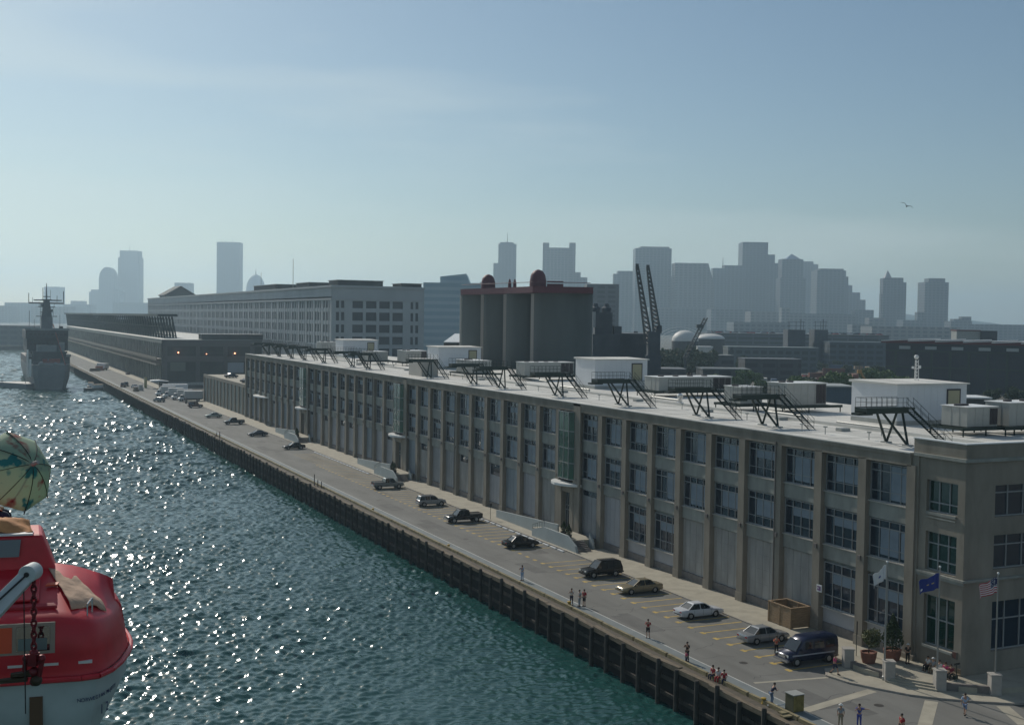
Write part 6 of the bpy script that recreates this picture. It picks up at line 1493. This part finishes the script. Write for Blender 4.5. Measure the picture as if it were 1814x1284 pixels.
# ---------------------------------------------------------------- skyline
def tmat(i):
    c = [(.16, .17, .18), (.13, .15, .17), (.18, .18, .18), (.12, .14, .16)][i % 4]
    return brickmat('tower_%d' % (i % 4), c, tuple(x * .5 for x in c), 9 + i % 3, 6.0, .35, .5)
def tower(lab, boxes, D, mi, thick=None, antenna=None, name='tower', cat='skyscraper'):
    """boxes: (x0,x1,top) in the order body, upper stages"""
    a = at(boxes[0][0], boxes[0][2], D); t_ = thing(name, lab, cat, (a.x, a.y, 0), -TH, 'city skyline')
    for k, (x0, x1, yt) in enumerate(boxes):
        p0, p1 = loc_at(t_, x0, yt, D), loc_at(t_, x1, yt, D); th = thick or min(60, max(25, (p1.x - p0.x) * .9))
        MB().box(p0.x, k * 2.0, -1 if k == 0 or True else 0, p1.x, th - k * 1.5, (p0.z + p1.z) / 2).build('body' if k == 0 else 'stage', tmat(mi), t_)
    if antenna:
        for px, y0, y1 in antenna:
            p0, p1 = loc_at(t_, px, y0, D), loc_at(t_, px, y1, D); MB().tube((p0.x, 10, p1.z), (p0.x, 10, p0.z), 1.2, .4, n=5).build('antenna', crm, t_)
    return t_
BB = 4600
tower('pale slab tower dissolving in haze behind the ship mast', [(78, 106, 508)], 5200, 0)
T = tower('round-topped tower left of the tall square one, with lower wing', [(175, 203, 492), (157, 212, 517), (160, 208, 513)], BB, 1)
p0, p1 = loc_at(T, 175, 492, BB), loc_at(T, 203, 492, BB); pt = loc_at(T, 189, 473, BB)
MB().prismy([(p0.x, p0.z)] + [((p0.x + p1.x) / 2 - (p1.x - p0.x) / 2 * math.cos(k * math.pi / 12), p0.z + (pt.z - p0.z) * math.sin(k * math.pi / 12)) for k in range(1, 12)] + [(p1.x, p0.z)], 3, 40).build('arched_crown', tmat(1), T)
tower('tall square tower with stepped flat top and thin mast at far left', [(209, 246, 456), (212, 244, 444)], BB + 100, 0, antenna=[(229, 431, 444)])
tower('plain slender glass slab tower standing alone left of centre', [(384, 424, 429)], BB - 200, 3, antenna=[(391, 423, 429), (398, 424, 429), (411, 422, 429)])
c = at(453, 516, 4700); DM = thing('domed_building', 'pale dome with spire peeping over the big warehouse', 'dome', (c.x, c.y, 0), -TH, 'city skyline'); rr = 17 / 2100 * 4700; zt = c.z
MB().lathe((0, 0, 0), [(rr * 1.05, 0), (rr * 1.05, zt)] + [(rr * math.cos(k * math.pi / 16) + .1, zt + rr * 1.75 * math.sin(k * math.pi / 16)) for k in range(9)], 24).build('dome', mat('dome_pale', (.35, .38, .40), .7), DM, smooth=True)
MB().tube((0, 0, zt + rr * 1.7), (0, 0, zt + rr * 2.4), 2.5, .4).build('spire', crm, DM)
tower('hazy flat slab behind the gable of the big warehouse', [(309, 337, 501)], 4300, 0, cat='building', name='block')
tower('mid-height hazy block with stepped left shoulder and a mast, left of the dark red hoods', [(883, 915, 432), (874, 886, 466), (886, 910, 429)], 3300, 1, antenna=[(899, 411, 429)])
tower('tower with two raised corner pillars like horns', [(970, 1012, 439), (962, 973, 430), (1009, 1020, 430), (1017, 1029, 482), (1026, 1041, 491)], 3000, 0)
tower('lower stepped block left of the wide flat-topped tower', [(1095, 1128, 480), (1087, 1100, 485)], 3000, 1)
tower('wide flat-topped tower behind the harbour crane booms', [(1126, 1190, 440), (1135, 1186, 437), (1190, 1200, 490)], 2900, 3)
T = tower('tower whose right side flares outward towards its base', [(1196, 1255, 466)], 2800, 2)
p0, p1, p2 = loc_at(T, 1255, 466, 2800), loc_at(T, 1266, 505, 2800), loc_at(T, 1266, 600, 2800)
MB().prismy([(p0.x, -1), (p2.x, -1), (p1.x, p1.z), (p0.x, p0.z)], 2, 40).build('flare', tmat(2), T)
tower('square block with roof mast just left of the tallest downtown tower', [(1263, 1286, 475), (1284, 1318, 470)], 3000, 1, antenna=[(1282, 455, 473)])
tower('tallest downtown tower, a dark flat-topped slab', [(1316, 1361, 429)], 3000, 3)
tower('narrow stepped tower against the right side of the tallest one', [(1359, 1373, 451), (1371, 1387, 466)], 3100, 1)
T = tower('broad tower with a small glinting pyramid roof', [(1386, 1423, 459), (1383, 1428, 492)], 2850, 3)
p0, p1, p2 = loc_at(T, 1393, 459, 2850), loc_at(T, 1420, 459, 2850), loc_at(T, 1406, 449, 2850)
MB().add([(p0.x, 4, p0.z), (p1.x, 4, p0.z), (p1.x, 38, p0.z), (p0.x, 38, p0.z), (p2.x, 21, p2.z)], [(0, 1, 4), (1, 2, 4), (2, 3, 4), (3, 0, 4), (3, 2, 1, 0)]).build('pyramid_roof', chrome, T)
tower('hazy tower in the gap right of the pyramid roof', [(1421, 1441, 463), (1439, 1450, 468)], 3500, 0)
tower('broad rounded tower at the right end of the main cluster', [(1448, 1499, 479), (1453, 1495, 476), (1497, 1504, 490)], 2900, 1)
tower('stepped low block right of the main cluster, upper left', [(1500, 1524, 518), (1522, 1534, 531)], 3200, 0, cat='building', name='block')
tower('dark low block right of the main cluster, nearer one', [(1515, 1548, 549)], 2700, 3, cat='building', name='block')
T = tower('old tower with a pointed spire at its left corner', [(1565, 1582, 493), (1581, 1601, 492), (1600, 1607, 500), (1563, 1568, 520)], 2700, 3)
p0, p1, p2 = loc_at(T, 1568, 493, 2700), loc_at(T, 1581, 493, 2700), loc_at(T, 1575, 478, 2700)
MB().add([(p0.x, 3, p0.z), (p1.x, 3, p0.z), (p1.x, 18, p0.z), (p0.x, 18, p0.z), (p2.x, 10, p2.z)], [(0, 1, 4), (1, 2, 4), (2, 3, 4), (3, 0, 4), (3, 2, 1, 0)]).build('spire', mat('spire_stone', (.3, .3, .3), .5), T)
tower('stocky tower standing alone at the far right', [(1639, 1681, 500), (1646, 1675, 493), (1627, 1641, 553)], 2700, 3)
tower('low dark mound of buildings with a boxy head right of the last tower', [(1685, 1722, 569), (1690, 1704, 565), (1705, 1722, 561)], 2500, 3, cat='building', name='block')
tower('long level viaduct line reaching the right edge', [(1720, 1860, 575)], 2500, 1, thick=20, cat='viaduct', name='viaduct')
for i, (a, b, yt, D) in enumerate(((-60, 18, 541, 3300), (8, 60, 536, 3600), (55, 120, 543, 3300), (112, 160, 539, 4000), (125, 147, 533, 4300), (200, 262, 536, 4000), (850, 885, 500, 3600), (1000, 1045, 528, 3000), (1150, 1270, 545, 2600), (1260, 1330, 548, 2500), (1330, 1400, 552, 2400), (1400, 1520, 556, 2400), (1180, 1260, 520, 3300), (1480, 1510, 505, 3300), (1540, 1570, 563, 2400), (1600, 1640, 567, 2500), (1385, 1400, 545, 2300), (1510, 1545, 575, 1900), (1545, 1700, 579, 1800), (1300, 1400, 571, 1800))):
    tower('low hazy block number of the skyline base, ' + ['left of the river mouth', 'tallest of the left bank haze', 'behind the ship bow', 'behind the ship superstructure', 'small one above the far terminal', 'at the foot of the tall square tower', 'beside the stepped block with a mast', 'right of the horned tower', 'behind the domed tent', 'right of the domed tent', 'below the tallest tower', 'below the pyramid-roofed tower', 'between the flared tower and its left neighbour', 'at the shoulder of the rounded tower', 'left of the spired tower', 'between the spired and the stocky tower', 'small one under the pyramid tower', 'in front of the dark low block', 'long pale one under the spired tower', 'long one above the stair towers'][i].replace('number ', ''), [(a, b, yt)], D, i, cat='building', name='block')
for a, b, yt, D, lab in ((-70, 62, 577, 1070, 'long dark hazy wharf shed at the head of the channel, left part'), (50, 128, 584, 1130, 'dark hazy wharf shed at the head of the channel behind the ship')):
    face_box('wharf_shed', lab, 'building', a, b, yt, D, 30, brickmat('wharf_shed', (.10, .12, .13), (.07, .085, .095), 9, 5, .3), roof=plm)
for i in range(24):     # low waterfront sheds at the head of the channel
    a = -40 + i * 9 + random.uniform(-4, 4)
    if 45 < a < 118 and i % 2: continue
    face_box('waterfront_shed', 'low hazy shed on the far shore of the channel', 'building', a, a + random.uniform(8, 18), random.uniform(592, 612), random.uniform(1290, 1600), 15, random.choice([dk, acgrey, wallw, plm]), group='sheds on the far shore', roof=acgrey)
for i in range(26):
    q = at(-30 + i * 7 + random.uniform(-3, 3), 600, 1260 + random.uniform(0, 40)); o = clone(TT[0], (q.x, q.y, 0), random.uniform(0, 6), 'far tree lining the head of the channel', 'far trees at the channel head'); o.scale = (1.1, 1.1, random.uniform(.5, .9))
o = thing('hill_ridge', '', ''); bpy.data.objects.remove(o)
V = []; n_ = 60; c0 = Vector((0, 6600, 0))
for i in range(n_ + 1):
    px = -200 + i * 2300 / n_; q = at(px, 600, 6200); V.append((q.x, q.y, -5)); V.append((q.x, q.y, 60 + 18 * math.sin(i * .7) + 12 * math.sin(i * 1.9))); q = at(px, 600, 7400); V.append((q.x, q.y, -5))
m_ = MB(); m_.add(V, [(3 * i, 3 * i + 3, 3 * i + 4, 3 * i + 1) for i in range(n_)] + [(3 * i + 1, 3 * i + 4, 3 * i + 5, 3 * i + 2) for i in range(n_)]); struct(m_.build('hills', leafd))

# gull
q = at(1606, 366, 150); m_ = MB()
m_.loft([[(x, -w_, z), (x, 0, z - w_ * .8), (x, w_, z), (x, 0, z + w_)] for x, w_, z in ((-.28, .02, 0), (-.12, .06, 0), (.08, .075, .01), (.2, .05, .03), (.3, .012, .03))])
for s in (-1, 1):
    m_.add([(.1, 0, .03), (-.12, 0, .03), (-.02, s * .36, .22), (.14, s * .34, .24), (-.08, s * .72, .06), (-.0, s * .74, .07), (.1, 0, .05), (-.12, 0, .05), (-.02, s * .36, .235), (.14, s * .34, .255)], [(0, 1, 2, 3), (3, 2, 4, 5), (6, 9, 8, 7), (9, 5, 4, 8)])
o = m_.build('gull', mat('gull_grey', (.06, .065, .07), .8)); o.location = q; o.scale = (1.35, 1.35, 1.35); o.rotation_euler = (R(28), R(10), -TH + R(75)); tag(o, 'lone gull gliding in the upper right sky', 'bird')

# ---------------------------------------------------------------- haze
hz = bpy.data.materials.new('haze'); hz.use_nodes = True; t = hz.node_tree; t.nodes.clear()
pv_ = t.nodes.new('ShaderNodeVolumePrincipled'); pv_.inputs['Color'].default_value = (.60, .80, .95, 1); pv_.inputs['Density'].default_value = 1.65e-4; pv_.inputs['Anisotropy'].default_value = .50
om = t.nodes.new('ShaderNodeOutputMaterial'); t.links.new(pv_.outputs[0], om.inputs['Volume'])
h_ = MB().box(-3200, -320, -7.5, 9200, 9200, 330).build('haze', hz); h_['kind'] = 'stuff'
